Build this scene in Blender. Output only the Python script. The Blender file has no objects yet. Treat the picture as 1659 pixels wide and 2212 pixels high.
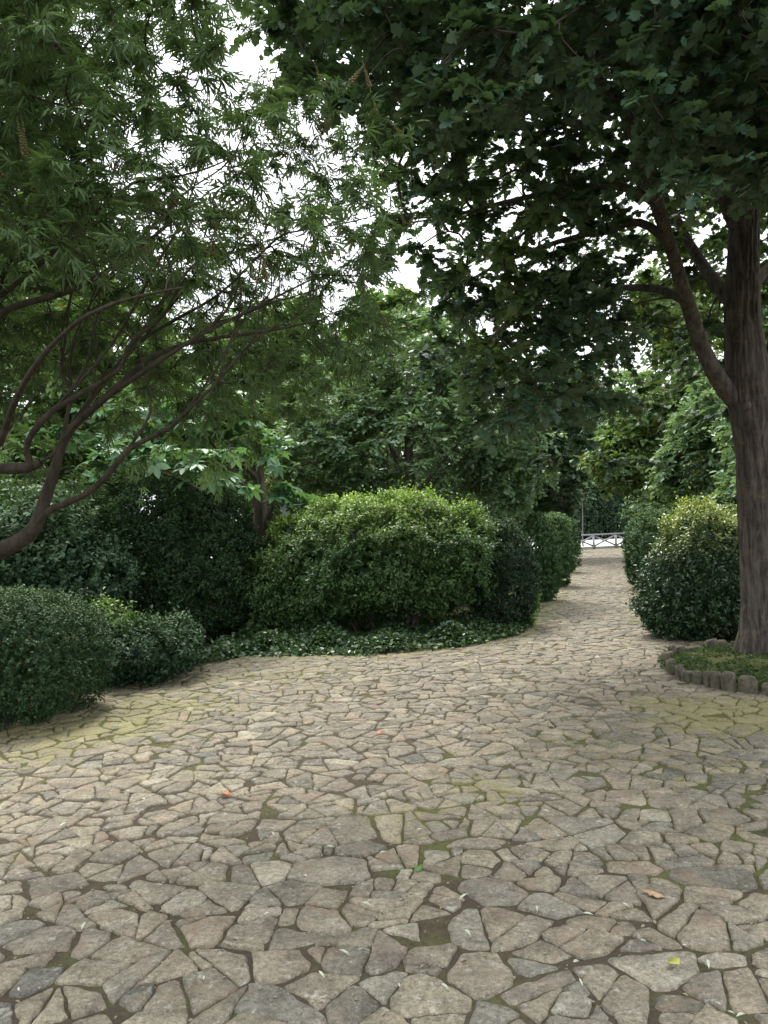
import bpy, math, random
import numpy as np
from mathutils import Vector

random.seed(7)
rng = np.random.default_rng(11)
C = bpy.context.scene.collection
RAD = math.radians

# ------------------------------------------------------------------ camera
FPX = 1597.0                     # focal length for a 1659 px wide frame
CAMZ = 1.6
PITCH, ROLL = RAD(1.58), RAD(2.5)
Fw = np.array([0, math.cos(PITCH), math.sin(PITCH)])
R0 = np.array([1.0, 0, 0])
U0 = np.array([0, -math.sin(PITCH), math.cos(PITCH)])
Rv = math.cos(ROLL) * R0 - math.sin(ROLL) * U0
Uv = math.sin(ROLL) * R0 + math.cos(ROLL) * U0
CAM = np.array([0, 0, CAMZ])


def W(px, py, d):
    px = np.asarray(px, float); py = np.asarray(py, float); d = np.asarray(d, float)
    a = ((px - 829.5) / FPX * d)[..., None]; b = ((1106 - py) / FPX * d)[..., None]
    return CAM + d[..., None] * Fw + a * Rv + b * Uv


def G(px, py, z=0.0):
    v = Fw + (px - 829.5) / FPX * Rv + (1106 - py) / FPX * Uv
    t = (z - CAMZ) / v[2]
    return CAM + t * v


def make_camera():
    from mathutils import Matrix
    cd = bpy.data.cameras.new("camera"); co = bpy.data.objects.new("camera", cd); C.objects.link(co)
    m = Matrix(((Rv[0], Uv[0], -Fw[0], CAM[0]), (Rv[1], Uv[1], -Fw[1], CAM[1]),
                (Rv[2], Uv[2], -Fw[2], CAM[2]), (0, 0, 0, 1)))
    co.matrix_world = m
    cd.sensor_fit = 'VERTICAL'; cd.sensor_height = 36.0
    cd.lens = 36.0 * FPX / 2212.0
    cd.clip_end = 2000; cd.clip_start = 0.05
    bpy.context.scene.camera = co


# ------------------------------------------------------------------ helpers
def norm(v):
    return v / (np.linalg.norm(v, axis=-1, keepdims=True) + 1e-9)


def _hash(i, j, k, seed):
    h = (i.astype(np.int64) * 374761393 + j.astype(np.int64) * 668265263 + k.astype(np.int64) * 2147483647 + seed * 974711) & 0xffffffff
    h = ((h ^ (h >> 13)) * 1274126177) & 0xffffffff
    return ((h ^ (h >> 16)) & 0xffff) / 65535.0


def vnoise(P, scale=1.0, seed=0):
    P = np.asarray(P, float) * scale
    f = np.floor(P); t = P - f; t = t * t * (3 - 2 * t); f = f.astype(np.int64)
    r = 0
    for a in (0, 1):
        for b in (0, 1):
            for c in (0, 1):
                w = (t[..., 0] if a else 1 - t[..., 0]) * (t[..., 1] if b else 1 - t[..., 1]) * (t[..., 2] if c else 1 - t[..., 2])
                r = r + w * _hash(f[..., 0] + a, f[..., 1] + b, f[..., 2] + c, seed)
    return r


def rand_unit(n):
    return norm(rng.normal(size=(n, 3)))


class MB:
    """collects chunks of vertices and same-sided faces into one mesh"""
    def __init__(self):
        self.V = []; self.F = []; self.A = []; self.n = 0

    def add(self, V, F, a=0.0):
        V = np.asarray(V, float).reshape(-1, 3); F = np.asarray(F, np.int64)
        if F.ndim == 1: F = F[None]
        self.V.append(V); self.F.append(F + self.n)
        a = np.asarray(a, float)
        self.A.append(np.full(len(V), float(a)) if a.ndim == 0 else a)
        self.n += len(V)

    def poly(self, idx_lists):           # faces of varied length, absolute indices
        for f in idx_lists: self.F.append(np.asarray(f, np.int64)[None])

    def build(self, name, mat, parent=None, smooth=False, attr='tint'):
        me = bpy.data.meshes.new(name)
        V = np.concatenate(self.V); A = np.concatenate(self.A)
        loops = np.concatenate([f.ravel() for f in self.F])
        tot = np.concatenate([np.full(len(f), f.shape[1]) for f in self.F])
        st = np.concatenate([[0], np.cumsum(tot)[:-1]])
        me.vertices.add(len(V)); me.vertices.foreach_set('co', V.astype(np.float32).ravel())
        me.loops.add(len(loops)); me.loops.foreach_set('vertex_index', loops.astype(np.int32))
        me.polygons.add(len(tot)); me.polygons.foreach_set('loop_start', st.astype(np.int32))
        me.polygons.foreach_set('loop_total', tot.astype(np.int32))
        if smooth: me.polygons.foreach_set('use_smooth', np.ones(len(tot), bool))
        at = me.attributes.new(attr, 'FLOAT', 'POINT'); at.data.foreach_set('value', A.astype(np.float32))
        me.update(calc_edges=True)
        me.materials.append(mat)
        o = bpy.data.objects.new(name, me); C.objects.link(o)
        if parent is not None: o.parent = parent
        return o


def tag(o, label=None, cat=None, group=None, kind=None):
    if label: o['label'] = label
    if cat: o['category'] = cat
    if group: o['group'] = group
    if kind: o['kind'] = kind
    return o


def empty(name, label, cat, group=None):
    o = bpy.data.objects.new(name, None); C.objects.link(o)
    o.empty_display_size = 0.2
    return tag(o, label, cat, group)


def set_origin(root, loc):
    """move the Empty to the thing's base, children keep their place"""
    root.location = loc
    for ch in root.children:
        ch.location = Vector(ch.location) - Vector(loc)


def dup(root, loc, rotz, scale, label, group):
    r = root.copy(); C.objects.link(r)
    r.location = loc; r.rotation_euler = (0, 0, rotz); r.scale = scale
    r['label'] = label; r['group'] = group
    for ch in list(root.children):
        c = ch.copy(); C.objects.link(c); c.parent = r
    return r


def tubes(P, R, sides=5):
    """P (N,K,3), R (N,K) -> V, F"""
    P = np.asarray(P, float); R = np.asarray(R, float); N, K, _ = P.shape
    T = np.empty_like(P); T[:, 1:-1] = P[:, 2:] - P[:, :-2]; T[:, 0] = P[:, 1] - P[:, 0]; T[:, -1] = P[:, -1] - P[:, -2]
    T = norm(T)
    d = norm(P[:, -1] - P[:, 0])
    ref = np.where(np.abs(d[:, 2:3]) < 0.8, np.array([[0, 0, 1.0]]), np.array([[1.0, 0, 0]]))
    U = norm(np.cross(T, ref[:, None, :])); Vv = np.cross(T, U)
    ang = np.arange(sides) / sides * 2 * math.pi
    ring = P[:, :, None] + R[:, :, None, None] * (np.cos(ang)[None, None, :, None] * U[:, :, None] + np.sin(ang)[None, None, :, None] * Vv[:, :, None])
    V = ring.reshape(-1, 3)
    n = np.arange(N)[:, None, None] * K * sides; k = np.arange(K - 1)[None, :, None] * sides; s = np.arange(sides)[None, None, :]
    s2 = (s + 1) % sides
    F = np.stack([n + k + s, n + k + s2, n + k + sides + s2, n + k + sides + s], -1).reshape(-1, 4)
    return V, F


def resample(pts, rad, step):
    pts = np.asarray(pts, float); rad = np.asarray(rad, float)
    # Catmull-Rom
    out = []; ro = []
    n = len(pts)
    for i in range(n - 1):
        p0 = pts[max(i - 1, 0)]; p1 = pts[i]; p2 = pts[i + 1]; p3 = pts[min(i + 2, n - 1)]
        m = max(2, int(np.linalg.norm(p2 - p1) / step))
        for t in np.arange(m) / m:
            out.append(0.5 * ((2 * p1) + (-p0 + p2) * t + (2 * p0 - 5 * p1 + 4 * p2 - p3) * t * t + (-p0 + 3 * p1 - 3 * p2 + p3) * t ** 3))
            ro.append(rad[i] * (1 - t) + rad[i + 1] * t)
    out.append(pts[-1]); ro.append(rad[-1])
    return np.array(out), np.array(ro)


# ------------------------------------------------------------------ leaf templates
def t_oval(w=0.27, fold=0.10, curl=-0.06):
    V = np.array([[0, 0, 0], [w, .34, fold], [w * .85, .68, fold + curl * .4], [0, 1, curl * 2], [-w * .85, .68, fold + curl * .4], [-w, .34, fold]])
    return V, np.array([[0, 1, 2, 3], [3, 4, 5, 0]])


def t_maple():
    o = [(0, 0), (.34, -.06), (.26, .2), (.62, .42), (.30, .5), (.34, .72), (0, 1.0), (-.34, .72), (-.30, .5), (-.62, .42), (-.26, .2), (-.34, -.06)]
    V = [(0, .34, .0)] + [(x, y, -.18 * (x * x + (y - .34) ** 2)) for x, y in o]
    F = [[0, i, i % 12 + 1] for i in range(1, 13)]
    return np.array(V, float), np.array(F)


def t_oak():
    o = [(0, 0), (.16, .18), (.12, .3), (.32, .42), (.2, .52), (.3, .72), (0, 1.), (-.3, .72), (-.2, .52), (-.32, .42), (-.12, .3), (-.16, .18)]
    V = [(0, .5, .03)] + [(x, y, -.1 * abs(x) - .1 * y * y) for x, y in o]
    F = [[0, i, i % 12 + 1] for i in range(1, 13)]
    return np.array(V, float), np.array(F)


def t_fan(angles, lengths, w, droop):
    V = []; F = []
    for a, l in zip(angles, lengths):
        ca, sa = math.cos(RAD(a)), math.sin(RAD(a)); b = len(V)
        for x, y, z in ((0, .06, 0), (w, .35, .02), (w * .9, .65, .0), (0, 1, 0), (-w * .9, .65, 0), (-w, .35, .02)):
            x2, y2 = x * l, y * l
            V.append((x2 * ca + y2 * sa, -x2 * sa + y2 * ca, z - droop * y2 * y2))
        F += [[b, b + 1, b + 2, b + 3], [b + 3, b + 4, b + 5, b]]
    return np.array(V), np.array(F)


OVAL = t_oval(); BROAD = t_oval(.36, .06, -.05); MAPLE = t_maple(); OAK = t_oak()
VITEX = t_fan([-70, -36, 3, 38, 74], [.5, .85, 1.0, .9, .55], .078, .45)
MAGN = t_fan([0, 55, 105, 160, 205, 255, 305], [1, .9, 1, .85, .95, .9, .95], .21, .30)


def leaves(mb, P, D, N, S, tmpl, tint=0.0):
    """P pos, D leaf axis, N rough normal, S size"""
    V, F = tmpl
    D = norm(D); X = norm(np.cross(D, N)); Nn = np.cross(X, D)
    n = len(P); S = np.broadcast_to(np.asarray(S, float), (n,))
    loc = P[:, None] + S[:, None, None] * (V[None, :, 0:1] * X[:, None] + V[None, :, 1:2] * D[:, None] + V[None, :, 2:3] * Nn[:, None])
    Fa = (F[None] + np.arange(n)[:, None, None] * len(V)).reshape(-1, F.shape[1])
    a = np.repeat(np.broadcast_to(np.asarray(tint, float), (n,)), len(V))
    mb.add(loc.reshape(-1, 3), Fa, a)


def sprays(Cc, A, nt, tl, nl, spread=0.9, flat=0.5, droop=0.15, tmin=0.2):
    """twigs with leaves round each clump centre"""
    n = len(Cc)
    d = A[:, None] * 0.75 + rand_unit(n * nt).reshape(n, nt, 3) * spread
    d[..., 2] *= flat
    d = norm(d)
    L = tl * rng.uniform(.55, 1.25, (n, nt))
    s = Cc[:, None] - d * (L * 0.25)[..., None]
    t = np.linspace(tmin, 1, nl)[None, None] + rng.uniform(-.05, .05, (n, nt, nl))
    pos = s[:, :, None] + d[:, :, None] * (L[:, :, None] * t)[..., None]
    pos[..., 2] -= droop * (L[:, :, None] * t) * t
    sd = norm(np.cross(d, np.array([0, 0, 1.0]) + 0.3 * rng.normal(size=d.shape)))
    sg = np.where(np.arange(nl) % 2 == 0, 1.0, -1.0)[None, None, :, None]
    D = d[:, :, None] * 0.55 + sd[:, :, None] * sg * rng.uniform(.4, 1.0, (n, nt, nl, 1)) + rng.normal(size=(n, nt, nl, 3)) * .22
    D[..., 2] -= 0.22
    Nn = np.array([0, 0, 1.0]) + rng.normal(size=(n, nt, nl, 3)) * .42
    tw = np.stack([s, s + d * (L * .5)[..., None] - np.array([0, 0, 1]) * (droop * L * .25)[..., None], s + d * L[..., None] - np.array([0, 0, 1]) * (droop * L)[..., None]], 2)
    return pos.reshape(-1, 3), D.reshape(-1, 3), Nn.reshape(-1, 3), tw.reshape(-1, 3, 3)


# ------------------------------------------------------------------ growth of branchlets
def grow(skel, radii, dirs, clumps, rtip=0.004, expo=0.45, rmax=0.05, wig=0.08):
    """attach each clump centre to the nearest wood; returns (paths N,5,3), radii N,5, end directions"""
    skel = np.asarray(skel, float)
    cl = np.asarray(clumps, float)
    nodes = np.empty((len(skel) + len(cl) * 4, 3)); nodes[:len(skel)] = skel
    nd = np.empty_like(nodes); nd[:len(skel)] = dirs
    owner = np.full(len(nodes), -1, int)
    d0 = np.array([np.min(np.sum((skel - c) ** 2, 1)) for c in cl])
    order = np.argsort(d0); m = len(skel)
    paths = np.empty((len(cl), 5, 3)); par = np.full(len(cl), -1, int)
    for q, i in enumerate(order):
        c = cl[i]
        dd = nodes[:m] - c
        dist = np.sqrt((dd ** 2).sum(1))
        # prefer wood that lies below the clump
        cost = dist * (1 + 0.25 * np.clip(dd[:, 2] / (dist + .01), 0, 1))
        j = int(np.argmin(cost)); s = nodes[j]; L = dist[j]
        ctrl = s + nd[j] * L * .35 + (c - s) * .25 + np.array([0, 0, .06 * L]) + rng.normal(size=3) * wig * L
        t = np.linspace(0, 1, 5)[:, None]
        p = (1 - t) ** 2 * s + 2 * t * (1 - t) * ctrl + t * t * c
        paths[i] = p; par[i] = owner[j]
        nodes[m:m + 4] = p[1:]; tt = norm(p[1:] - p[:-1]); nd[m:m + 4] = tt; owner[m:m + 4] = i
        m += 4
    cnt = np.ones(len(cl))
    for i in order[::-1]:
        if par[i] >= 0: cnt[par[i]] += cnt[i]
    r0 = np.minimum(rtip * cnt ** expo, rmax)
    R = r0[:, None] * np.linspace(1.0, .62, 5)[None]
    return paths, R, norm(paths[:, -1] - paths[:, -2])


def skeleton(limbs, step=0.12):
    """limbs: list of (pts, radii). returns nodes, radii, dirs and list of resampled limbs"""
    N = []; Rr = []; Dd = []; out = []
    for pts, rad in limbs:
        p, r = resample(pts, rad, step); out.append((p, r))
        t = norm(np.gradient(p, axis=0)); N.append(p); Rr.append(r); Dd.append(t)
    return np.concatenate(N), np.concatenate(Rr), np.concatenate(Dd), out


def map_points(rows, y0, dy, x0, dx, k, dfun):
    """clump centres from a density chart of the crown"""
    out = []
    for r, row in enumerate(rows):
        for c, ch in enumerate(row):
            if ch in ' .0': continue
            lam = (int(ch) / 9.0) ** 1.25 * 9 * k
            m = int(lam) + (rng.random() < lam - int(lam))
            for _ in range(m):
                x = x0 + (c + rng.random()) * dx; y = y0 + (r + rng.random()) * dy
                out.append(W(x, y, dfun(x, y)))
    return np.array(out)


# ------------------------------------------------------------------ materials
def nodes_of(name):
    m = bpy.data.materials.new(name); m.use_nodes = True
    nt = m.node_tree; nt.nodes.clear()
    out = nt.nodes.new('ShaderNodeOutputMaterial')
    return m, nt, out


def N_(nt, typ, **kw):
    n = nt.nodes.new(typ)
    for k, v in kw.items():
        if k in n.inputs: n.inputs[k].default_value = v
        else: setattr(n, k, v)
    return n


def mixc(nt, fac, a, b, mode='MIX'):
    n = nt.nodes.new('ShaderNodeMix'); n.data_type = 'RGBA'; n.blend_type = mode
    L = nt.links
    for sock, v in ((n.inputs[0], fac), (n.inputs[6], a), (n.inputs[7], b)):
        if isinstance(v, (int, float)): sock.default_value = v
        elif isinstance(v, tuple): sock.default_value = (*v, 1) if len(v) == 3 else v
        else: L.new(v, sock)
    return n.outputs[2]


def ramp(nt, fac, stops, interp='LINEAR'):
    n = nt.nodes.new('ShaderNodeValToRGB'); cr = n.color_ramp; cr.interpolation = interp
    while len(cr.elements) < len(stops): cr.elements.new(.5)
    for e, (p, c) in zip(cr.elements, stops):
        e.position = p; e.color = (*c, 1) if not isinstance(c, (int, float)) else (c, c, c, 1)
    nt.links.new(fac, n.inputs[0])
    return n.outputs[0]


def maprange(nt, v, a, b, c=0.0, d=1.0):
    n = nt.nodes.new('ShaderNodeMapRange'); nt.links.new(v, n.inputs[0])
    for i, x in zip((1, 2, 3, 4), (a, b, c, d)): n.inputs[i].default_value = x
    return n.outputs[0]


def math_(nt, op, a, b=None):
    n = nt.nodes.new('ShaderNodeMath'); n.operation = op
    for s, v in zip(n.inputs, (a, b)):
        if v is None: continue
        if isinstance(v, (int, float)): s.default_value = v
        else: nt.links.new(v, s)
    return n.outputs[0]


def noise(nt, vec, scale, detail=3, rough=.55, stretch=None):
    if stretch is not None:
        mp = nt.nodes.new('ShaderNodeMapping'); mp.inputs['Scale'].default_value = stretch
        nt.links.new(vec, mp.inputs[0]); vec = mp.outputs[0]
    n = N_(nt, 'ShaderNodeTexNoise', Scale=scale, Detail=detail, Roughness=rough)
    nt.links.new(vec, n.inputs['Vector'])
    return n.outputs[0]


def leaf_mat(name, dark, light, fresh, rough=.42, trans=.22, under=None, spec=.45, brown=0.0):
    m, nt, out = nodes_of(name); L = nt.links
    geo = nt.nodes.new('ShaderNodeNewGeometry')
    tc = nt.nodes.new('ShaderNodeTexCoord')
    col = mixc(nt, geo.outputs['Random Per Island'], dark, light)
    big = noise(nt, geo.outputs['Position'], 1.7, 2)
    col = mixc(nt, maprange(nt, big, .42, .62), col, mixc(nt, .5, col, light))
    if brown > 0:
        f = math_(nt, 'GREATER_THAN', math_(nt, 'FRACT', math_(nt, 'MULTIPLY', geo.outputs['Random Per Island'], 37.7)), 1 - brown)
        col = mixc(nt, f, col, (.16, .12, .035))
    at = N_(nt, 'ShaderNodeAttribute', attribute_name='tint')
    col = mixc(nt, at.outputs['Fac'], col, fresh)
    if under is not None:
        col = mixc(nt, geo.outputs['Backfacing'], col, mixc(nt, .6, col, under))
    pb = N_(nt, 'ShaderNodeBsdfPrincipled', Roughness=rough); pb.inputs['Specular IOR Level'].default_value = spec
    L.new(col, pb.inputs['Base Color'])
    tr = nt.nodes.new('ShaderNodeBsdfTranslucent')
    L.new(mixc(nt, 1.0, col, (1.25, 1.35, .6), 'MULTIPLY'), tr.inputs[0])
    mx = nt.nodes.new('ShaderNodeMixShader'); mx.inputs[0].default_value = trans
    L.new(pb.outputs[0], mx.inputs[1]); L.new(tr.outputs[0], mx.inputs[2]); L.new(mx.outputs[0], out.inputs[0])
    return m


def bark_mat(name, a, b, lichen, scale=9, bump=.6, lich=.5):
    m, nt, out = nodes_of(name); L = nt.links
    geo = nt.nodes.new('ShaderNodeNewGeometry'); pos = geo.outputs['Position']
    fur = noise(nt, pos, scale, 5, .72, (1, 1, .17))
    col = mixc(nt, maprange(nt, fur, .35, .65), a, b)
    li = noise(nt, pos, 6, 4, .7)
    li2 = noise(nt, pos, 34, 3, .7)
    f = math_(nt, 'MULTIPLY', maprange(nt, li, .5, .68), maprange(nt, li2, .42, .62))
    col = mixc(nt, math_(nt, 'MULTIPLY', f, lich), col, lichen)
    pb = N_(nt, 'ShaderNodeBsdfPrincipled', Roughness=.9); pb.inputs['Specular IOR Level'].default_value = .2
    L.new(col, pb.inputs['Base Color'])
    bp = N_(nt, 'ShaderNodeBump', Strength=bump, Distance=.02)
    h = math_(nt, 'ADD', fur, math_(nt, 'MULTIPLY', li2, .35)); L.new(h, bp.inputs['Height'])
    L.new(bp.outputs[0], pb.inputs['Normal']); L.new(pb.outputs[0], out.inputs[0])
    return m


def stone_mat():
    m, nt, out = nodes_of('flagstone'); L = nt.links
    geo = nt.nodes.new('ShaderNodeNewGeometry'); pos = geo.outputs['Position']
    rnd = geo.outputs['Random Per Island']
    base = ramp(nt, rnd, [(0, (.150, .140, .112)), (.16, (.20, .182, .140)), (.34, (.24, .215, .162)), (.5, (.195, .178, .145)),
                          (.62, (.250, .215, .160)), (.76, (.275, .247, .182)), (.86, (.185, .178, .150)), (.95, (.33, .305, .235)), (1.0, (.125, .122, .108))])
    n1 = noise(nt, pos, 7, 5, .65); n2 = noise(nt, pos, 45, 4, .7); n3 = noise(nt, pos, 18, 5, .7); n4 = noise(nt, pos, 160, 2, .6)
    col = mixc(nt, 1.0, base, ramp(nt, n1, [(.3, .62), (.5, 1.0), (.72, 1.35)]), 'MULTIPLY')
    col = mixc(nt, 1.0, col, ramp(nt, n2, [(.32, .62), (.5, 1.0), (.68, 1.32)]), 'MULTIPLY')
    col = mixc(nt, 1.0, col, ramp(nt, n4, [(.3, .7), (.5, 1.0), (.7, 1.25)]), 'MULTIPLY')
    col = mixc(nt, 1.0, col, (.94, .91, .85), 'MULTIPLY')
    # pale lichen crusts
    lic = math_(nt, 'MULTIPLY', maprange(nt, n3, .56, .64), maprange(nt, n2, .42, .6))
    col = mixc(nt, math_(nt, 'MULTIPLY', lic, .62), col, (.44, .43, .37))
    # rusty-brown stain
    n5 = noise(nt, pos, 4.3, 3, .6)
    col = mixc(nt, math_(nt, 'MULTIPLY', maprange(nt, n5, .55, .7), .45), col, (.25, .17, .11))
    at = N_(nt, 'ShaderNodeAttribute', attribute_name='moss'); mo = at.outputs['Fac']
    nm = noise(nt, pos, 9, 5, .7)
    nb = noise(nt, pos, 1.6, 3, .6)
    # moss film: amount grows with the vertex value
    thr = math_(nt, 'ADD', math_(nt, 'MULTIPLY', mo, .62), math_(nt, 'MULTIPLY', nb, .25))
    f = maprange(nt, math_(nt, 'ADD', math_(nt, 'ADD', nm, thr), math_(nt, 'MULTIPLY', n2, .8)), 1.33, 1.44)
    mossc = mixc(nt, n2, (.15, .145, .045), (.29, .265, .10))
    col = mixc(nt, math_(nt, 'MULTIPLY', f, .72), col, mossc)
    pb = N_(nt, 'ShaderNodeBsdfPrincipled', Roughness=.82); pb.inputs['Specular IOR Level'].default_value = .3
    L.new(col, pb.inputs['Base Color'])
    L.new(maprange(nt, n3, .3, .7, .7, .95), pb.inputs['Roughness'])
    h = math_(nt, 'ADD', math_(nt, 'MULTIPLY', n3, 1.0), math_(nt, 'ADD', math_(nt, 'MULTIPLY', n2, .4), math_(nt, 'MULTIPLY', n1, 1.0)))
    bp = N_(nt, 'ShaderNodeBump', Strength=1.0, Distance=.022); L.new(h, bp.inputs['Height'])
    L.new(bp.outputs[0], pb.inputs['Normal']); L.new(pb.outputs[0], out.inputs[0])
    return m


def soil_mat(name='joint_soil', green=.5, dark=1.0):
    m, nt, out = nodes_of(name); L = nt.links
    geo = nt.nodes.new('ShaderNodeNewGeometry'); pos = geo.outputs['Position']
    n1 = noise(nt, pos, 2.2, 4, .6); n2 = noise(nt, pos, 40, 4, .7); n3 = noise(nt, pos, 130, 3, .7)
    col = mixc(nt, n2, (.045 * dark, .036 * dark, .025 * dark), (.125 * dark, .10 * dark, .07 * dark))
    at = N_(nt, 'ShaderNodeAttribute', attribute_name='moss')
    f = maprange(nt, math_(nt, 'ADD', math_(nt, 'ADD', n1, math_(nt, 'MULTIPLY', n2, .3)), math_(nt, 'MULTIPLY', at.outputs['Fac'], .5)), .86 - .3 * green, 1.06 - .3 * green)
    col = mixc(nt, math_(nt, 'MULTIPLY', f, maprange(nt, n2, .35, .6, .35, 1.0)), col, mixc(nt, n3, (.05, .065, .018), (.16, .16, .055)))
    pb = N_(nt, 'ShaderNodeBsdfPrincipled', Roughness=.95); pb.inputs['Specular IOR Level'].default_value = .15
    L.new(col, pb.inputs['Base Color'])
    bp = N_(nt, 'ShaderNodeBump', Strength=.8, Distance=.02); L.new(math_(nt, 'ADD', n2, math_(nt, 'MULTIPLY', n3, .4)), bp.inputs['Height'])
    L.new(bp.outputs[0], pb.inputs['Normal']); L.new(pb.outputs[0], out.inputs[0])
    return m


def plain_mat(name, a, b, scale=20, rough=.8, bump=.3):
    m, nt, out = nodes_of(name); L = nt.links
    geo = nt.nodes.new('ShaderNodeNewGeometry'); pos = geo.outputs['Position']
    n = noise(nt, pos, scale, 4, .65)
    pb = N_(nt, 'ShaderNodeBsdfPrincipled', Roughness=rough); L.new(mixc(nt, maprange(nt, n, .35, .65), a, b), pb.inputs['Base Color'])
    bp = N_(nt, 'ShaderNodeBump', Strength=bump, Distance=.01); L.new(n, bp.inputs['Height'])
    L.new(bp.outputs[0], pb.inputs['Normal']); L.new(pb.outputs[0], out.inputs[0])
    return m


M = dict(
    stone=stone_mat(),
    soil=soil_mat('joint_soil', .72, .9),
    ground=soil_mat('garden_soil', .75, .7),
    road=plain_mat('pale_road', (.50, .50, .50), (.62, .62, .62), 3, .8, .1),
    paint=plain_mat('weathered_white_paint', (.30, .31, .33), (.45, .46, .48), 14, .6, .2),
    maplebark=bark_mat('maple_bark', (.036, .031, .027), (.135, .115, .098), (.19, .155, .085), 20, 1.0, .7),
    vitexbark=bark_mat('chaste_tree_bark', (.020, .017, .012), (.058, .047, .033), (.07, .07, .04), 22, .6, .3),
    bark=bark_mat('grey_bark', (.07, .055, .045), (.17, .14, .12), (.2, .2, .15), 12, .7, .4),
    palebark=bark_mat('pale_bark', (.25, .22, .19), (.45, .42, .38), (.3, .3, .25), 8, .4, .3),
    maple=leaf_mat('maple_leaf', (.027, .075, .043), (.078, .152, .084), (.24, .32, .06), .42, .34, (.10, .14, .09)),
    vitex=leaf_mat('chaste_tree_leaf', (.048, .105, .034), (.105, .180, .060), (.20, .32, .08), .5, .38, (.11, .16, .09)),
    spike=plain_mat('flower_spike', (.10, .09, .035), (.20, .17, .06), 120, .8, .5),
    oak=leaf_mat('oak_leaf', (.10, .185, .095), (.19, .30, .165), (.28, .36, .11), .42, .38, (.14, .20, .12)),
    lightleaf=leaf_mat('light_tree_leaf', (.12, .21, .075), (.22, .33, .13), (.26, .30, .08), .5, .28, None, .4, .03),
    yellowleaf=leaf_mat('yellowing_tree_leaf', (.095, .17, .055), (.19, .28, .105), (.30, .30, .08), .5, .28, None, .4, .05),
    darkleaf=leaf_mat('dark_tree_leaf', (.038, .082, .042), (.085, .145, .072), (.14, .20, .05), .45, .2),
    magnolia=leaf_mat('magnolia_leaf', (.055, .15, .065), (.13, .27, .12), (.26, .40, .12), .38, .30, (.16, .26, .15)),
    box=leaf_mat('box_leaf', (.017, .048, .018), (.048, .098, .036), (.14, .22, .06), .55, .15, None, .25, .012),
    boxlight=leaf_mat('lightened_box_leaf', (.030, .080, .030), (.078, .150, .056), (.20, .30, .08), .5, .2, None, .3),  # box leaf colour lightened to make up for the oak's shade on the path row
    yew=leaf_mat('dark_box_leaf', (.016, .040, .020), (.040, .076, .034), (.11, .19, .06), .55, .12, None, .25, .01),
    holly=leaf_mat('holly_leaf', (.034, .082, .024), (.080, .150, .045), (.36, .50, .10), .42, .22, None, .35),
    glossy=leaf_mat('glossy_leaf', (.018, .048, .020), (.045, .092, .038), (.18, .24, .07), .5, .15, None, .22),
    abelia=leaf_mat('abelia_leaf', (.024, .060, .026), (.060, .110, .046), (.42, .48, .12), .34, .22, None, .45),
    rhodo=leaf_mat('broad_bush_leaf', (.030, .070, .032), (.070, .130, .060), (.18, .26, .07), .5, .2, None, .3),
    cover=leaf_mat('ground_cover_leaf', (.022, .058, .024), (.060, .110, .045), (.16, .26, .06), .32, .15, None, .6),
    weed=leaf_mat('weed_leaf', (.09, .19, .04), (.16, .28, .07), (.25, .38, .08), .45, .3),
    grass=leaf_mat('grass_blade', (.028, .055, .018), (.065, .10, .032), (.16, .22, .06), .6, .25),
    deadorange=plain_mat('dead_leaf_orange', (.38, .10, .03), (.5, .16, .05), 60, .6, .3),
    deadtan=plain_mat('dead_leaf_tan', (.32, .19, .10), (.45, .30, .17), 60, .7, .3),
    crumb=plain_mat('leaf_crumb', (.14, .10, .06), (.34, .30, .20), 300, .8, .3),
    pale=plain_mat('pale_leaflet', (.42, .46, .34), (.6, .62, .5), 80, .5, .2),
    yellowdead=plain_mat('yellow_leaf', (.45, .42, .08), (.35, .4, .08), 60, .6, .3),
    screen=plain_mat('grey_screen', (.09, .10, .11), (.13, .14, .15), 30, .8, .2),
    edging=plain_mat('edging_stone', (.045, .045, .026), (.13, .112, .078), 25, .9, .8),
)

# ------------------------------------------------------------------ paving
TREE_XY = G(1655, 1440)[:2]
BED_C = np.array([TREE_XY[0] + .14, TREE_XY[1] - .32]); BED_R = np.array([1.26, 1.20])
g2 = lambda x, y: tuple(G(x, y)[:2])
PAVE = [(-9, 0.5), (-5.6, 3.2), (-4.4, 4.7), g2(0, 1598), g2(210, 1510), g2(330, 1472), g2(440, 1436), g2(540, 1422), g2(830, 1420), g2(1000, 1403), g2(1110, 1381),
        g2(1152, 1358), (3.5, 15.6), (4.9, 20.5), (7.7, 30.5), (11.6, 45.0), (15.1, 45.0), (10.1, 30), (7.0, 20.5), (5.3, 15.3), g2(1388, 1345), g2(1442, 1392),
        g2(1600, 1403), (8.0, 9.2), (11, 9.2), (11, -3), (-9, -3)]
PA = np.array(PAVE)


def inside(P, poly=PA):
    x, y = P[..., 0], P[..., 1]; r = np.zeros(x.shape, bool)
    n = len(poly)
    for i in range(n):
        x1, y1 = poly[i]; x2, y2 = poly[(i + 1) % n]
        c = ((y1 > y) != (y2 > y))
        r ^= c & (x < (x2 - x1) * (y - y1) / (y2 - y1 + 1e-12) + x1)
    return r


def edge_dist(P, idx):
    """distance to the edge polyline PAVE[idx]"""
    d = np.full(len(P), 1e9)
    for i in idx:
        a = PA[i]; b = PA[(i + 1) % len(PA)]
        ab = b - a; t = np.clip(((P - a) @ ab) / (ab @ ab), 0, 1)
        d = np.minimum(d, np.linalg.norm(P - (a + t[:, None] * ab), axis=1))
    return d


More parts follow.
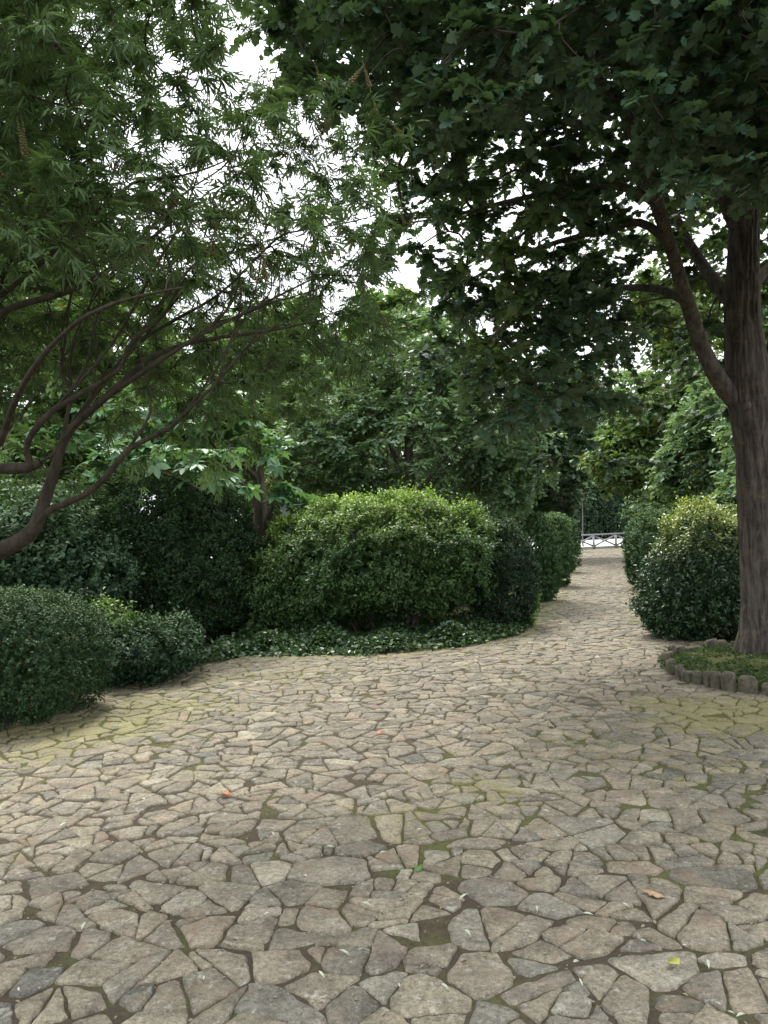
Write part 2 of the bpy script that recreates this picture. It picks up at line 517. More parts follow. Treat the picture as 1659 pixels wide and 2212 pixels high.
MOSSY = [(g2(1560, 1550), .9, .85), (g2(1450, 1525), .6, .7), (g2(1620, 1540), .8, .8), (g2(330, 1530), 1.3, .62), (g2(200, 1575), 1.1, .75), (g2(110, 1615), .8, .65),
         (g2(540, 1462), 1.7, .52), (g2(1350, 1620), 1.0, .45), (g2(1500, 1640), 1.3, .4), (g2(1060, 1710), .5, .55), (g2(880, 1780), .4, .5),
         (g2(1200, 1500), 1.4, .25), (g2(1640, 1800), .8, .35), (g2(380, 2150), .14, .3), (g2(1640, 1640), 1.2, .4)]


def mossval(P2):
    m = np.zeros(len(P2))
    for c, r, s in MOSSY:
        m = np.maximum(m, s * np.exp(-((P2 - np.array(c)) ** 2).sum(1) / (r * r)))
    e = edge_dist(P2, range(0, 20))
    m = np.maximum(m, .55 * np.exp(-(e / .45) ** 2))
    return np.clip(m, 0, 1)


def clip_poly(poly, nx, ny, c):
    """keep nx*x+ny*y <= c"""
    out = []; n = len(poly)
    for i in range(n):
        ax, ay = poly[i]; bx, by = poly[(i + 1) % n]
        da = nx * ax + ny * ay - c; db = nx * bx + ny * by - c
        if da <= 0: out.append((ax, ay))
        if (da < 0 < db) or (db < 0 < da):
            t = da / (da - db); out.append((ax + t * (bx - ax), ay + t * (by - ay)))
    return out


def make_paving():
    # variable-radius dart throwing
    WX = .74; cell = .12; grid = {}; seeds = []; rads = []
    rr = random.Random(5)

    def ok(x, y, r):
        R = int((r + .27) / cell) + 1; ci, cj = int(x // cell), int(y // cell)
        for i in range(ci - R, ci + R + 1):
            for j in range(cj - R, cj + R + 1):
                for k in grid.get((i, j), ()):
                    sx, sy = seeds[k]
                    if (sx - x) ** 2 + (sy - y) ** 2 < (.92 * (r + rads[k])) ** 2: return False
        return True
    lo, hi = PA.min(0), PA.max(0)
    for (rmin, rmax, tries) in ((.17, .22, 1500), (.12, .16, 9000), (.08, .11, 26000), (.05, .07, 26000), (.03, .045, 9000)):
        for _ in range(tries):
            if rr.random() < .62: x, y = rr.uniform(-5.5, 6.5), rr.uniform(.6, 12.5)
            else:
                t = rr.uniform(11, 46); x = rr.uniform(1.5, 5.5) + (t - 11) * .3 * rr.uniform(.95, 1.05); y = t
            if y > 16 and rmin < .08: continue
            if abs(x) > y * .62 + 2.8 or y < .6: continue
            if not inside(np.array([x, y])): continue
            if ((x - BED_C[0]) / BED_R[0]) ** 2 + ((y - BED_C[1]) / BED_R[1]) ** 2 < .97: continue
            r = rr.uniform(rmin, rmax)
            x *= WX
            if ok(x, y, r):
                grid.setdefault((int(x // cell), int(y // cell)), []).append(len(seeds)); seeds.append((x, y)); rads.append(r)
    def lay_stone(mb, poly, k, near):
        P = np.array(poly)
        keep = np.linalg.norm(P - np.roll(P, 1, 0), axis=1) > .015; P = P[keep]
        if len(P) < 3: return
        cen = P.mean(0); y0_ = cen[1]
        area = .5 * abs(np.sum(P[:, 0] * np.roll(P[:, 1], -1) - P[:, 1] * np.roll(P[:, 0], -1)))
        if area < .0025 or (area < .012 and rr.random() < .06): return
        # now and then a broken-off corner
        if near and rr.random() < .35 and len(P) > 3:
            q = rr.randrange(len(P)); d_ = norm(P[q] - cen); P = np.array(clip_poly([tuple(v) for v in P], d_[0], d_[1], float(d_ @ P[q]) - rr.uniform(.01, .035)))
            if len(P) < 3: return
        # rounded corners, wavering edges
        Q = []
        for a, b in zip(P, np.roll(P, -1, 0)):
            L = np.linalg.norm(b - a); c = min(rr.choice((.006, .012, .022)), L * .2) / L
            Q.append(a + (b - a) * c); m = max(1, int(L / (.03 if y0_ < 5 else .06 if near else .12)))
            for t in np.linspace(c, 1 - c, m + 1)[1:-1]: Q.append(a + (b - a) * t)
            Q.append(b + (a - b) * c)
        Q = np.array(Q); n = len(Q)
        dirv = norm(Q - cen)
        amp = (.0105 if near else .008)
        w = (vnoise(np.c_[Q * 17, np.full(n, k * 3.1)], 1, 3) - .5) * 2 * amp + (vnoise(np.c_[Q * 42, np.full(n, k * 1.7)], 1, 8) - .5) * amp * 1.1
        Q = Q + dirv * (w - .001)[:, None]
        hz = rr.uniform(.012, .024); tx, ty = rr.gauss(0, .018), rr.gauss(0, .018)
        und = lambda p: hz + (p[:, 0] - cen[0]) * tx + (p[:, 1] - cen[1]) * ty
        ins = cen + (Q - cen) * (1 - .011 / np.maximum(np.linalg.norm(Q - cen, axis=1), .03))[:, None]
        zt = und(ins); zo = und(Q) - .006
        V = np.concatenate([np.c_[ins, zt], np.c_[Q, zo], np.c_[Q + dirv * .003, np.full(n, -.01)]])
        mv = mossval(V[:, :2])
        mv[n:2 * n] = np.clip(mv[n:2 * n] + .10, 0, 1); mv[2 * n:] = np.clip(mv[2 * n:] + .2, 0, 1)
        b0 = mb.n; idx = np.arange(n); nx_ = (idx + 1) % n
        mb.add(V, np.stack([n + idx, n + nx_, nx_, idx], -1), mv)
        mb.F.append(np.stack([2 * n + idx, 2 * n + nx_, n + nx_, n + idx], -1) + b0)
        mb.F.append((idx + b0)[None])
    hsh = lambda a, b: (((min(a, b) * 7349 + max(a, b) * 9151) ^ 0x5bd1) * 2654435761 % 4294967296) / 4294967296.0
    mb = MB()
    for k, (x, y) in enumerate(seeds):
        r = rads[k]; B = r * 2.1
        poly = [(x - B, y - B), (x + B, y - B), (x + B, y + B), (x - B, y + B)]
        a0 = rr.uniform(0, 1.5)
        poly = [(x + (px - x) * math.cos(a0) - (py - y) * math.sin(a0), y + (px - x) * math.sin(a0) + (py - y) * math.cos(a0)) for px, py in poly]
        R = int(.75 / cell); ci, cj = int(x // cell), int(y // cell)
        gap = rr.uniform(.0015, .0055)
        for i in range(ci - R, ci + R + 1):
            for j in range(cj - R, cj + R + 1):
                for q in grid.get((i, j), ()):
                    if q == k: continue
                    bx, by = seeds[q]; dx, dy = bx - x, by - y; D = math.hypot(dx, dy)
                    if D > .8: continue
                    h = (D * D + .8 * (r * r - rads[q] ** 2)) / (2 * D) - gap - .008 * hsh(k, q) ** 3
                    aa = .28 * (hsh(k, q) * 2 - 1) * (1 if k < q else 1); nx, ny = (dx * math.cos(aa) - dy * math.sin(aa)) / D, (dx * math.sin(aa) + dy * math.cos(aa)) / D
                    poly = clip_poly(poly, nx, ny, nx * (x + dx / D * h) + ny * (y + dy / D * h))
                    if len(poly) < 3: break
                if len(poly) < 3: break
            if len(poly) < 3: break
        if len(poly) < 3: continue
        poly = [(px / WX, py) for px, py in poly]; x = x / WX
        pieces = []; stack = [poly]
        while stack:
            pl_ = stack.pop(); A_ = np.array(pl_)
            ar = .5 * abs(np.sum(A_[:, 0] * np.roll(A_[:, 1], -1) - A_[:, 1] * np.roll(A_[:, 0], -1)))
            if ar < math.exp(rr.gauss(math.log(.036 if y < 3.2 else .024), .55)) or ar < .012 or len(pl_) < 3: pieces.append(pl_); continue
            c0 = A_.mean(0); cov = (A_ - c0).T @ (A_ - c0); ev, evec = np.linalg.eigh(cov); ax_ = evec[:, 1]
            th = math.atan2(ax_[1], ax_[0]) + rr.gauss(0, .42); nx, ny = math.cos(th), math.sin(th)
            ext = (A_ - c0) @ np.array([nx, ny]); cc_ = nx * c0[0] + ny * c0[1] + rr.uniform(-.22, .22) * (ext.max() - ext.min())
            g_ = rr.uniform(.0015, .005)
            p1 = clip_poly(pl_, nx, ny, cc_ - g_); p2 = clip_poly(pl_, -nx, -ny, -cc_ - g_)
            for p_ in (p1, p2):
                if len(p_) >= 3: stack.append(p_)
        for ip, pl_ in enumerate(pieces): lay_stone(mb, pl_, k * 7 + ip, y < 8)
    o = mb.build('paving', M['stone'], attr='moss'); o['kind'] = 'structure'
    # joint bed: one sheet, fine enough to carry the moss values
    mb = MB()
    xs = np.arange(-9, 16.01, .2); ys = np.arange(-3, 45.4, .2)
    X, Y = np.meshgrid(xs, ys, indexing='ij'); P2 = np.c_[X.ravel(), Y.ravel()]
    nx, ny = len(xs), len(ys)
    i, j = np.meshgrid(np.arange(nx - 1), np.arange(ny - 1), indexing='ij'); i = i.ravel(); j = j.ravel()
    cc = np.c_[xs[i] + .1, ys[j] + .1]; ins_ = inside(cc) | (edge_dist(cc, range(len(PA))) < .3)
    F = np.stack([i * ny + j, (i + 1) * ny + j, (i + 1) * ny + j + 1, i * ny + j + 1], -1)[ins_]
    z = .004 + .006 * vnoise(np.c_[P2 * 3, P2[:, :1] * 0], 1, 5)
    mb.add(np.c_[P2, z], F, mossval(P2))
    o = mb.build('joint_soil', M['soil'], attr='moss', smooth=True); o['kind'] = 'structure'


make_paving()

# ground to the horizon
mb = MB()
xs = np.concatenate([[-600, -200, -80], np.arange(-40, 60.1, 2.5), [90, 200, 600]]); ys = np.concatenate([[-300, -60], np.arange(-20, 100.1, 2.5), [140, 300, 900]])
X, Y = np.meshgrid(xs, ys, indexing='ij'); nx, ny = X.shape
i, j = np.meshgrid(np.arange(nx - 1), np.arange(ny - 1), indexing='ij'); i = i.ravel(); j = j.ravel()
mb.add(np.c_[X.ravel(), Y.ravel(), np.full(X.size, -.012)], np.stack([i * ny + j, (i + 1) * ny + j, (i + 1) * ny + j + 1, i * ny + j + 1], -1), .25)
mb.build('ground', M['ground'], attr='moss')['kind'] = 'structure'
# pale road beyond the fence
mb = MB()
mb.add([(-40, 48.6, -.004), (70, 47.5, -.004), (70, 72, -.004), (-40, 74, -.004)], [0, 1, 2, 3])
mb.build('road', M['road'])['kind'] = 'structure'


def box(mb, c, s, rot=None, bev=.0, a=0.):
    """box with centre c, size s, optional 3x3 rotation, chamfered along its long edges"""
    x, y, z = np.array(s) / 2.; b = bev
    if b <= 0:
        V = np.array([(i, j, k) for i in (-x, x) for j in (-y, y) for k in (-z, z)])
        F = [[0, 1, 3, 2], [4, 6, 7, 5], [0, 4, 5, 1], [2, 3, 7, 6], [0, 2, 6, 4], [1, 5, 7, 3]]
        if rot is not None: V = V @ np.asarray(rot).T
        mb.add(V + np.array(c), F, a); return
    # octagonal section extruded along x
    sec = [(y - b, -z), (y, -z + b), (y, z - b), (y - b, z), (-y + b, z), (-y, z - b), (-y, -z + b), (-y + b, -z)]
    V = np.array([(-x, p, q) for p, q in sec] + [(x, p, q) for p, q in sec])
    if rot is not None: V = V @ np.asarray(rot).T
    b0 = mb.n; i = np.arange(8); n_ = (i + 1) % 8
    mb.add(V + np.array(c), np.stack([i, n_, 8 + n_, 8 + i], -1), a)
    mb.F.append((np.arange(8)[::-1] + b0)[None]); mb.F.append((np.arange(8) + 8 + b0)[None])


# ------------------------------------------------------------------ rail fence across the end of the path
def make_fence():
    root = empty('wooden_fence', 'low weathered white fence with crossed braces closing the end of the stone path', 'fence')
    y = 45.3; bay = 1.36; xs = [8.66 + bay * k for k in range(7)]
    L = xs[-1] - xs[0]; xc = (xs[0] + xs[-1]) / 2
    mb = MB(); box(mb, (xc, y, .90), (L + .3, .12, .085), bev=.008); mb.build('top_rail', M['paint'], root)
    mb = MB(); box(mb, (xc, y, .13), (L + .2, .05, .10), bev=.008); mb.build('bottom_rail', M['paint'], root)
    for x in xs:
        mb = MB(); rot = np.array([[0, 0, 1.], [0, 1, 0], [-1, 0, 0]])
        box(mb, (x, y + .002, .435), (.87, .11, .12), rot, bev=.01); mb.build('post', M['paint'], root)
    for x in xs[:-1]:
        for s in (1, -1):
            dx, dz = bay - .1, .60 * s; Lb = math.hypot(dx, dz); c, sn = dx / Lb, dz / Lb
            rot = np.array([[c, 0, -sn], [0, 1, 0], [sn, 0, c]])
            mb = MB(); box(mb, (x + bay / 2, y - .03 * s, .52), (Lb, .045, .10), rot, bev=.006); mb.build('brace', M['paint'], root)
    set_origin(root, (xc, y, 0))


make_fence()


# ------------------------------------------------------------------ shrubs
def shrub(name, label, cx, cy, a, b, h, mat, tmpl, leaf, dens, z0=0.0, p=2.4, lump=.12, fresh_top=0.0, group=None, cat='shrub',
          tuft=0.06, stems=7, core=True, seed=0, lift=0.0, nl=7, upw=.5, lump2=.05, shape=None, cf=.46):
    """clipped or loose shrub: leafy sprigs over a lumpy body that stands on stems"""
    root = empty(name, label, cat, group)
    cz = z0 + lift + (h - lift) * cf; hz_up = h + z0 - cz; hz_dn = cz - z0 - lift

    def surf(n, f=1.0):
        u = rand_unit(n)
        e = (np.abs(u) ** p).sum(1) ** (-1 / p)
        q = u * e[:, None]
        if shape: q = q * shape(u)[:, None]
        nz = vnoise(q * np.array([a, b, h * .5]) + seed * 7.7, 1.6 / max(.5, min(a, 2.0)) + .4, seed) - .5
        n2 = vnoise(q * np.array([a, b, h * .5]) + seed * 3.1, 5.0, seed + 1) - .5
        k = f * (1 + lump * 2 * nz + lump2 * 2 * n2)
        q = q * k[:, None]
        P = np.c_[cx + a * q[:, 0], cy + b * q[:, 1], cz + np.where(q[:, 2] > 0, hz_up, hz_dn) * q[:, 2]]
        nn = norm(np.c_[np.sign(u[:, 0]) * np.abs(q[:, 0]) ** (p - 1) / a, np.sign(u[:, 1]) * np.abs(q[:, 1]) ** (p - 1) / b, np.sign(u[:, 2]) * np.abs(q[:, 2]) ** (p - 1) / (h / 2)])
        return P, nn, n2 + nz
    area = 4 * math.pi * (((a * b) ** 1.6 + (a * h / 2) ** 1.6 + (b * h / 2) ** 1.6) / 3) ** (1 / 1.6)
    n = int(area * dens)
    P, nn, nz = surf(n)
    k = (P[:, 2] > z0 + .02) & (vnoise(P, 3.6 / max(.6, min(a, 1.2)), seed + 31) > .20 + .12 * rng.random(len(P))); P = P[k]; nn = nn[k]; nz = nz[k]; n = len(P)
    ax = norm(nn * .7 + np.array([0, 0, upw]) + rng.normal(size=(n, 3)) * .38)
    L = tuft * rng.uniform(.4, 1.5, n) * np.where(rng.random(n) < .03, rng.uniform(1.6, 3.0, n), 1.0)
    P = P + nn * (rng.normal(size=n) * .02 + .25 * tuft * (nz * 2))[:, None]
    mb = MB()
    t = np.linspace(-.2, 1, nl)
    pos = P[:, None] + ax[:, None] * (L[:, None] * t[None])[..., None]
    u = norm(np.cross(ax, rng.normal(size=(n, 3)))); v = np.cross(ax, u)
    ph = np.arange(nl)[None] * 2.4 + rng.uniform(0, 6, (n, 1))
    rad = np.cos(ph)[..., None] * u[:, None] + np.sin(ph)[..., None] * v[:, None]
    D = ax[:, None] * .55 + rad * .85 + rng.normal(size=(n, nl, 3)) * .2
    Nn = ax[:, None] * .8 - rad * .4 + np.array([0, 0, .5]) + rng.normal(size=(n, nl, 3)) * .3
    tn = 0.0
    if fresh_top > 0:
        hh = (P[:, 2] - z0) / h
        tn = np.clip((hh - .62) / .38, 0, 1) * fresh_top * rng.uniform(.3, 1.2, n)
        tn = np.clip(tn * (0.5 + vnoise(P, 2.5, seed + 4)), 0, 1)
        tn = np.repeat(tn, nl) * np.tile(np.linspace(.5, 1, nl), n)
    leaves(mb, pos.reshape(-1, 3), D.reshape(-1, 3), Nn.reshape(-1, 3), leaf * rng.uniform(.7, 1.25, n * nl), tmpl, tn)
    if core:
        for f, mult, dn in ((.90, 1.5, .9), (.74, 2.3, .5)):
            P, nn, nz = surf(int(area * dens * dn * f * f), f)
            kk = P[:, 2] > z0 + .03; P = P[kk]; m = len(P)
            leaves(mb, P, rand_unit(m) + nn[kk] * .3 - np.array([0, 0, .1]), nn[kk] + rng.normal(size=(m, 3)) * .5, leaf * mult * rng.uniform(.8, 1.2, m), BROAD, 0.0)
    mb.build('foliage', mat, root)
    mb = MB(); pp = []; rr = []
    for i in range(stems):
        an = rng.uniform(0, 6.28); r1 = rng.uniform(.04, .3); r2 = rng.uniform(.45, .85)
        p0 = np.array([cx + math.cos(an) * a * r1, cy + math.sin(an) * b * r1, z0 - .03])
        p3 = np.array([cx + math.cos(an) * a * r2, cy + math.sin(an) * b * r2, cz + hz_up * .35])
        t = np.linspace(0, 1, 6)[:, None]
        pth = p0 * (1 - t) + p3 * t + np.array([0, 0, .25 * h]) * (t * (1 - t)) + rng.normal(size=(6, 3)) * .025
        pp.append(pth); rr.append(np.linspace(.024, .008, 6) * (h / 1.5))
    if pp:
        V, F = tubes(np.array(pp), np.array(rr), 6); mb.add(V, F); mb.build('stems', M['bark'], root, smooth=True)
    set_origin(root, (cx, cy, z0))
    return root


def shrubP(name, label, x0, x1, yt, yb, mat, tmpl, leaf, dens, ds=1.0, dcen=None, **kw):
    """shrub whose silhouette fills a given window of the picture"""
    xm = (x0 + x1) / 2
    front = G(xm, yb); d = front[1]
    if dcen is None:
        dc = d
        for _ in range(6):
            a = (x1 - x0) / 2 / FPX * dc; dc = d + a * ds
    else:
        dc = dcen; a = (x1 - x0) / 2 / FPX * dc
    h = W(xm, yt, dc)[2]; c = W(xm, (yt + yb) / 2, dc)
    return shrub(name, label, c[0], c[1], a * .97, a * ds, h, mat, tmpl, leaf, dens, **kw)


BOXG = 'clipped box bushes along the path'
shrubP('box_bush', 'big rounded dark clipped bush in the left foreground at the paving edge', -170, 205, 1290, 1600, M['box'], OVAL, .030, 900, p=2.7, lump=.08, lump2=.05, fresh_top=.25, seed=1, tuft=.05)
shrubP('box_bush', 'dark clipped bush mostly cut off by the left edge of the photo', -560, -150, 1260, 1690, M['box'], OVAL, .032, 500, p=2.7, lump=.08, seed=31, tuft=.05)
shrubP('laurel_bush', 'low glossy-leaved bush between the left foreground bush and the ground cover', 195, 432, 1352, 1492, M['glossy'], OVAL, .050, 520, p=2.1, lump=.2, lump2=.12, fresh_top=.15, seed=2, tuft=.10, nl=6, upw=.8)
shrubP('yellow_tipped_bush', 'small bush with yellowish young tips behind the low glossy bush', 165, 290, 1322, 1455, M['holly'], OVAL, .05, 380, p=2.1, lump=.16, fresh_top=.28, seed=3, tuft=.10, dcen=8.6)
shrubP('yew_bush', 'tall dark domed bush left of centre under the large pale magnolia leaves', 222, 572, 1040, 1410, M['box'], OVAL, .042, 560, p=2.0, lump=.18, lump2=.11, cf=.42, fresh_top=.2, seed=4, tuft=.07)
shrubP('rhododendron_bush', 'loose mid green bush at the left edge under the twisted branches', -90, 262, 1075, 1400, M['rhodo'], OVAL, .075, 230, p=2.2, lump=.2, lump2=.12, fresh_top=.3, seed=5, tuft=.14, dcen=10.2, nl=6)
shrubP('viburnum_bush', 'loose taller bush at the far left behind the rounded foreground bush', -330, 70, 1030, 1420, M['rhodo'], OVAL, .08, 200, p=2.1, lump=.22, lump2=.12, fresh_top=.2, seed=6, tuft=.14, dcen=11.6, nl=6)
shrubP('holly_bush', 'broad umbrella-shaped green bush in the centre with a bright yellow-green top', 580, 1078, 1088, 1388, M['holly'], OVAL, .058, 520, p=2.35, ds=.75, lump=.07, lump2=.12, fresh_top=.95, seed=7, tuft=.11, lift=.36, stems=14, cf=.30,
       shape=lambda u: np.where(u[:, 2] < -.1, 1.0, 1.0))
shrubP('euonymus_bush', 'small leafy bush in front of the left side of the umbrella-shaped bush', 512, 760, 1198, 1392, M['holly'], OVAL, .05, 480, p=2.1, lump=.18, lump2=.12, fresh_top=.3, seed=8, tuft=.10, lift=.12)
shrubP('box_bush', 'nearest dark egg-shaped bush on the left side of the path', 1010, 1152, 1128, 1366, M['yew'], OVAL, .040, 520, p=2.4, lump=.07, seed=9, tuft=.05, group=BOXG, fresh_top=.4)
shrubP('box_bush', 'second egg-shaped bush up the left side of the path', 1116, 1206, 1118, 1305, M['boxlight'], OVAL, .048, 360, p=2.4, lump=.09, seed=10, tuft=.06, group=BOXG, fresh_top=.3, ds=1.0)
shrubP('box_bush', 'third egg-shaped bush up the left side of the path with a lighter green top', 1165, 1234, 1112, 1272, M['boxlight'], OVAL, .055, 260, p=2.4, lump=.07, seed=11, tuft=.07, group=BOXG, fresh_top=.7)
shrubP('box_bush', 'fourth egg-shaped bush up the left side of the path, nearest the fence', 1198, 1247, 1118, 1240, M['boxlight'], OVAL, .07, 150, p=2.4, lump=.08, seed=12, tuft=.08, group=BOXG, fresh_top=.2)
shrubP('laurel_bush', 'dark bush standing at the left end of the white fence', 1228, 1251, 1105, 1194, M['yew'], OVAL, .10, 70, p=2.3, lump=.1, seed=13, tuft=.1)
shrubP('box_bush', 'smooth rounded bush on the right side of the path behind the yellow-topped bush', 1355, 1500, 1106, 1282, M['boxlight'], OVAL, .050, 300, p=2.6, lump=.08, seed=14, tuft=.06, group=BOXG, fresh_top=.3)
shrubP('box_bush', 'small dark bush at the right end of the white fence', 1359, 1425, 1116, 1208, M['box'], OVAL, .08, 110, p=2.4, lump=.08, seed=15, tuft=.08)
shrubP('abelia_bush', 'large bush beside the tree trunk with a yellow-green spiky top and dark glossy leaves', 1398, 1668, 1118, 1396, M['abelia'], OVAL, .052, 500, p=2.05, cf=.32, lump=.13, lump2=.08, fresh_top=1.0, seed=16, tuft=.13, upw=.9, ds=.8)
shrubP('laurel_bush', 'dark bush behind the yellow-topped bush, just left of the tree trunk', 1470, 1640, 1085, 1240, M['darkleaf'], OVAL, .09, 150, p=2.3, lump=.12, seed=17, tuft=.1, dcen=15)
shrubP('columnar_shrub', 'narrow yellow-green bush beside the brown magnolia trunk', 574, 606, 1040, 1160, M['yellowleaf'], OVAL, .05, 420, p=2.2, lump=.1, seed=18, tuft=.07, dcen=15.5, fresh_top=.5)


for hx, hl in ((17.5, 'dark hedge across the road, left half of the view over the fence'), (27.5, 'dark hedge across the road, right half of the view over the fence')):
    shrub('far_hedge', hl, hx, 76, 5.6, 1.6, 4.2, M['yew'], BROAD, .16, 26, p=3.0, lump=.1, tuft=.2, seed=int(hx), nl=6, cat='hedge')


def cover(name, label, pts, width, h, mat, leaf, n, seed, kind='stuff', back=1):
    """low leafy cover along a line on the ground"""
    pts = np.array(pts); seg = np.linalg.norm(np.diff(pts, axis=0), axis=1); s = np.r_[0, np.cumsum(seg)]
    u = rng.uniform(0, s[-1], n); x = np.interp(u, s, pts[:, 0]); y = np.interp(u, s, pts[:, 1])
    v = rng.uniform(0, 1, n) ** .8
    P = np.c_[x, y + v * width * back, np.zeros(n)]
    y_off = (vnoise(P * np.array([1, 0, 0]), 2.6, seed + 9) - .5) * .28 + rng.normal(size=n) * .04
    P[:, 1] += y_off
    H = h * (.25 + 1.2 * vnoise(P, 2.3, seed) ** 1.3) * np.clip(v * 3 + .25, 0, 1)
    P[:, 2] = H * rng.uniform(.3, 1.0, n) ** .5
    ax = norm(np.c_[rng.normal(size=n) * .8, rng.normal(size=n) * .8 - .5 * back, rng.uniform(-.1, .6, n)])
    mb = MB(); leaves(mb, P, ax, np.array([0, -.2 * back, 1.]) + rng.normal(size=(n, 3)) * .35, leaf * rng.uniform(.6, 1.3, n), BROAD, rng.random(n) ** 5 * .8)
    o = mb.build(name, mat)
    tag(o, label, 'ground cover', kind=kind)
    return o


cover('ground_cover', 'low dark evergreen ground cover edging the paving below the central bush', [g2(425, 1440), g2(540, 1421), g2(830, 1418), g2(1000, 1401), g2(1110, 1378), g2(1148, 1356)], 1.7, .22, M['cover'], .058, 24000, 3)
cover('ivy', 'green ivy at the foot of the right-hand bushes along the path', [g2(1436, 1385), g2(1405, 1362), g2(1394, 1340)], .25, .16, M['cover'], .05, 700, 9)
cover('ivy', 'bright green weeds at the left path edge between the egg-shaped bushes', [g2(1146, 1352), g2(1164, 1318)], .5, .16, M['weed'], .06, 500, 10)
# lawn glimpsed under the bushes
mb = MB(); n = 22000
P = np.c_[rng.uniform(-9, 1.2, n), rng.uniform(12.2, 17, n), np.zeros(n)]
leaves(mb, P, np.c_[rng.normal(size=(n, 2)) * .35, np.ones(n)], rand_unit(n), rng.uniform(.06, .13, n), t_oval(.09), .8)
tag(mb.build('grass', M['grass']), 'patch of bright grass glimpsed under the central bushes', 'grass', kind='stuff')


def weed_plant(px, py, h, label):
    root = empty('weed_plant', label, 'weed')
    b = G(px, py); mb = MB(); pp = []
    for k in range(4):
        e = b + np.array([rng.normal() * .05, rng.normal() * .05, h * rng.uniform(.6, 1)])
        pp.append(np.linspace(b, e, 4) + rng.normal(size=(4, 3)) * .01)
    V, F = tubes(np.array(pp), np.full((4, 4), .004), 4); mb.add(V, F); mb.build('stem', M['weed'], root)
    mb = MB()
    for p in pp:
        t = rng.uniform(.2, 1, 14); q = p[0] + (p[-1] - p[0]) * t[:, None]
        leaves(mb, q, rand_unit(14) + np.array([0, 0, .3]), np.array([0, 0, 1]) + rng.normal(size=(14, 3)) * .3, .07, BROAD, .6)
    mb.build('leaves', M['weed'], root); set_origin(root, b)


weed_plant(1163, 1322, .42, 'upright bright green weed beside the path, between the two nearest egg-shaped bushes')
weed_plant(1150, 1356, .2, 'short green weed at the foot of the nearest egg-shaped bush')

# ------------------------------------------------------------------ planting bed round the big tree
def make_bed():
    root = empty('planting_bed', 'raised mossy bed edged with upright stones round the foot of the big tree', 'planting bed')
    mb = MB(); nr, na = 14, 72; V = []
    for i in range(nr + 1):
        f = i / nr
        for j in range(na):
            an = j / na * 2 * math.pi
            rr_ = f * .965
            x = BED_C[0] + BED_R[0] * rr_ * math.cos(an); y = BED_C[1] + BED_R[1] * rr_ * math.sin(an)
            z = .16 - .09 * f ** 2 + .05 * (vnoise(np.array([[x * 3, y * 3, 0]]), 1, 2)[0] - .5)
            if i == nr: z = .02
            V.append((x, y, z))
    F = [[i * na + j, i * na + (j + 1) % na, (i + 1) * na + (j + 1) % na, (i + 1) * na + j] for i in range(nr) for j in range(na)]
    mb.add(V, F, .8); mb.build('soil_mound', M['ground'], root, attr='moss', smooth=True)
    # short mossy growth
    n = 11000; an = rng.uniform(0, 6.283, n); f = np.sqrt(rng.random(n)) * .99
    P = np.c_[BED_C[0] + BED_R[0] * f * np.cos(an), BED_C[1] + BED_R[1] * f * np.sin(an), .155 - .09 * f ** 2 - np.where(f > .93, rng.random(n) * .08, 0)]
    an2 = rng.uniform(0, 6.283, 350); hz2 = rng.uniform(.05, .14, 350)
    P = np.concatenate([P, np.c_[BED_C[0] + (BED_R[0] + .045) * np.cos(an2), BED_C[1] + (BED_R[1] + .045) * np.sin(an2), hz2]])
    gsel = vnoise(P, 3.0, 77) > .36; P = P[gsel]; n = len(P)
    mb = MB(); leaves(mb, P, np.c_[rng.normal(size=(n, 2)) * .8, np.full(n, .7)], rand_unit(n) + np.array([0, 0, 1.2]), rng.uniform(.025, .06, n), OVAL, rng.random(n) ** 3 * .5)
    g = mb.build('moss_turf', M['grass'], root); g['kind'] = 'stuff'
    k = 0; an = 0.0
    while an < 6.2:
        w = rng.uniform(.07, .22); rr_ = 1.0 + rng.normal() * .016
        x = BED_C[0] + BED_R[0] * rr_ * math.cos(an + w / 2.48); y = BED_C[1] + BED_R[1] * rr_ * math.sin(an + w / 2.48)
        if rng.random() < .04: an += (w + .015) / 1.24; continue
        h = rng.uniform(.11, .19); th = rng.uniform(.06, .09)
        tn = an + w / 2.48 + math.pi / 2; c, s = math.cos(tn), math.sin(tn)
        m = 9; ring = []
        for q in range(m):
            a2 = q / m * 2 * math.pi; ex = abs(math.cos(a2)) ** .5 * np.sign(math.cos(a2)); ey = abs(math.sin(a2)) ** .5 * np.sign(math.sin(a2))
            ring.append((ex * w / 2 * rng.uniform(.9, 1.03), ey * th / 2 * rng.uniform(.85, 1.1)))
        ring = np.array(ring); V = []
        for z, f2 in ((-.03, .98), (h * .5, 1.0), (h * .86, .95), (h, .72)):
            for (u, v) in ring: V.append((x + (u * c - v * s) * f2, y + (u * s + v * c) * f2, z + rng.normal() * .003))
        mb = MB(); idx = np.arange(m); nx_ = (idx + 1) % m
        F = np.concatenate([np.stack([l * m + idx, l * m + nx_, (l + 1) * m + nx_, (l + 1) * m + idx], -1) for l in range(3)])
        mb.add(V, F); mb.F.append((idx + 3 * m)[None])
        mb.build('edging_stone', M['edging'], root); k += 1
        an += (w + .015) / 1.24
    set_origin(root, (BED_C[0], BED_C[1], 0))


make_bed()


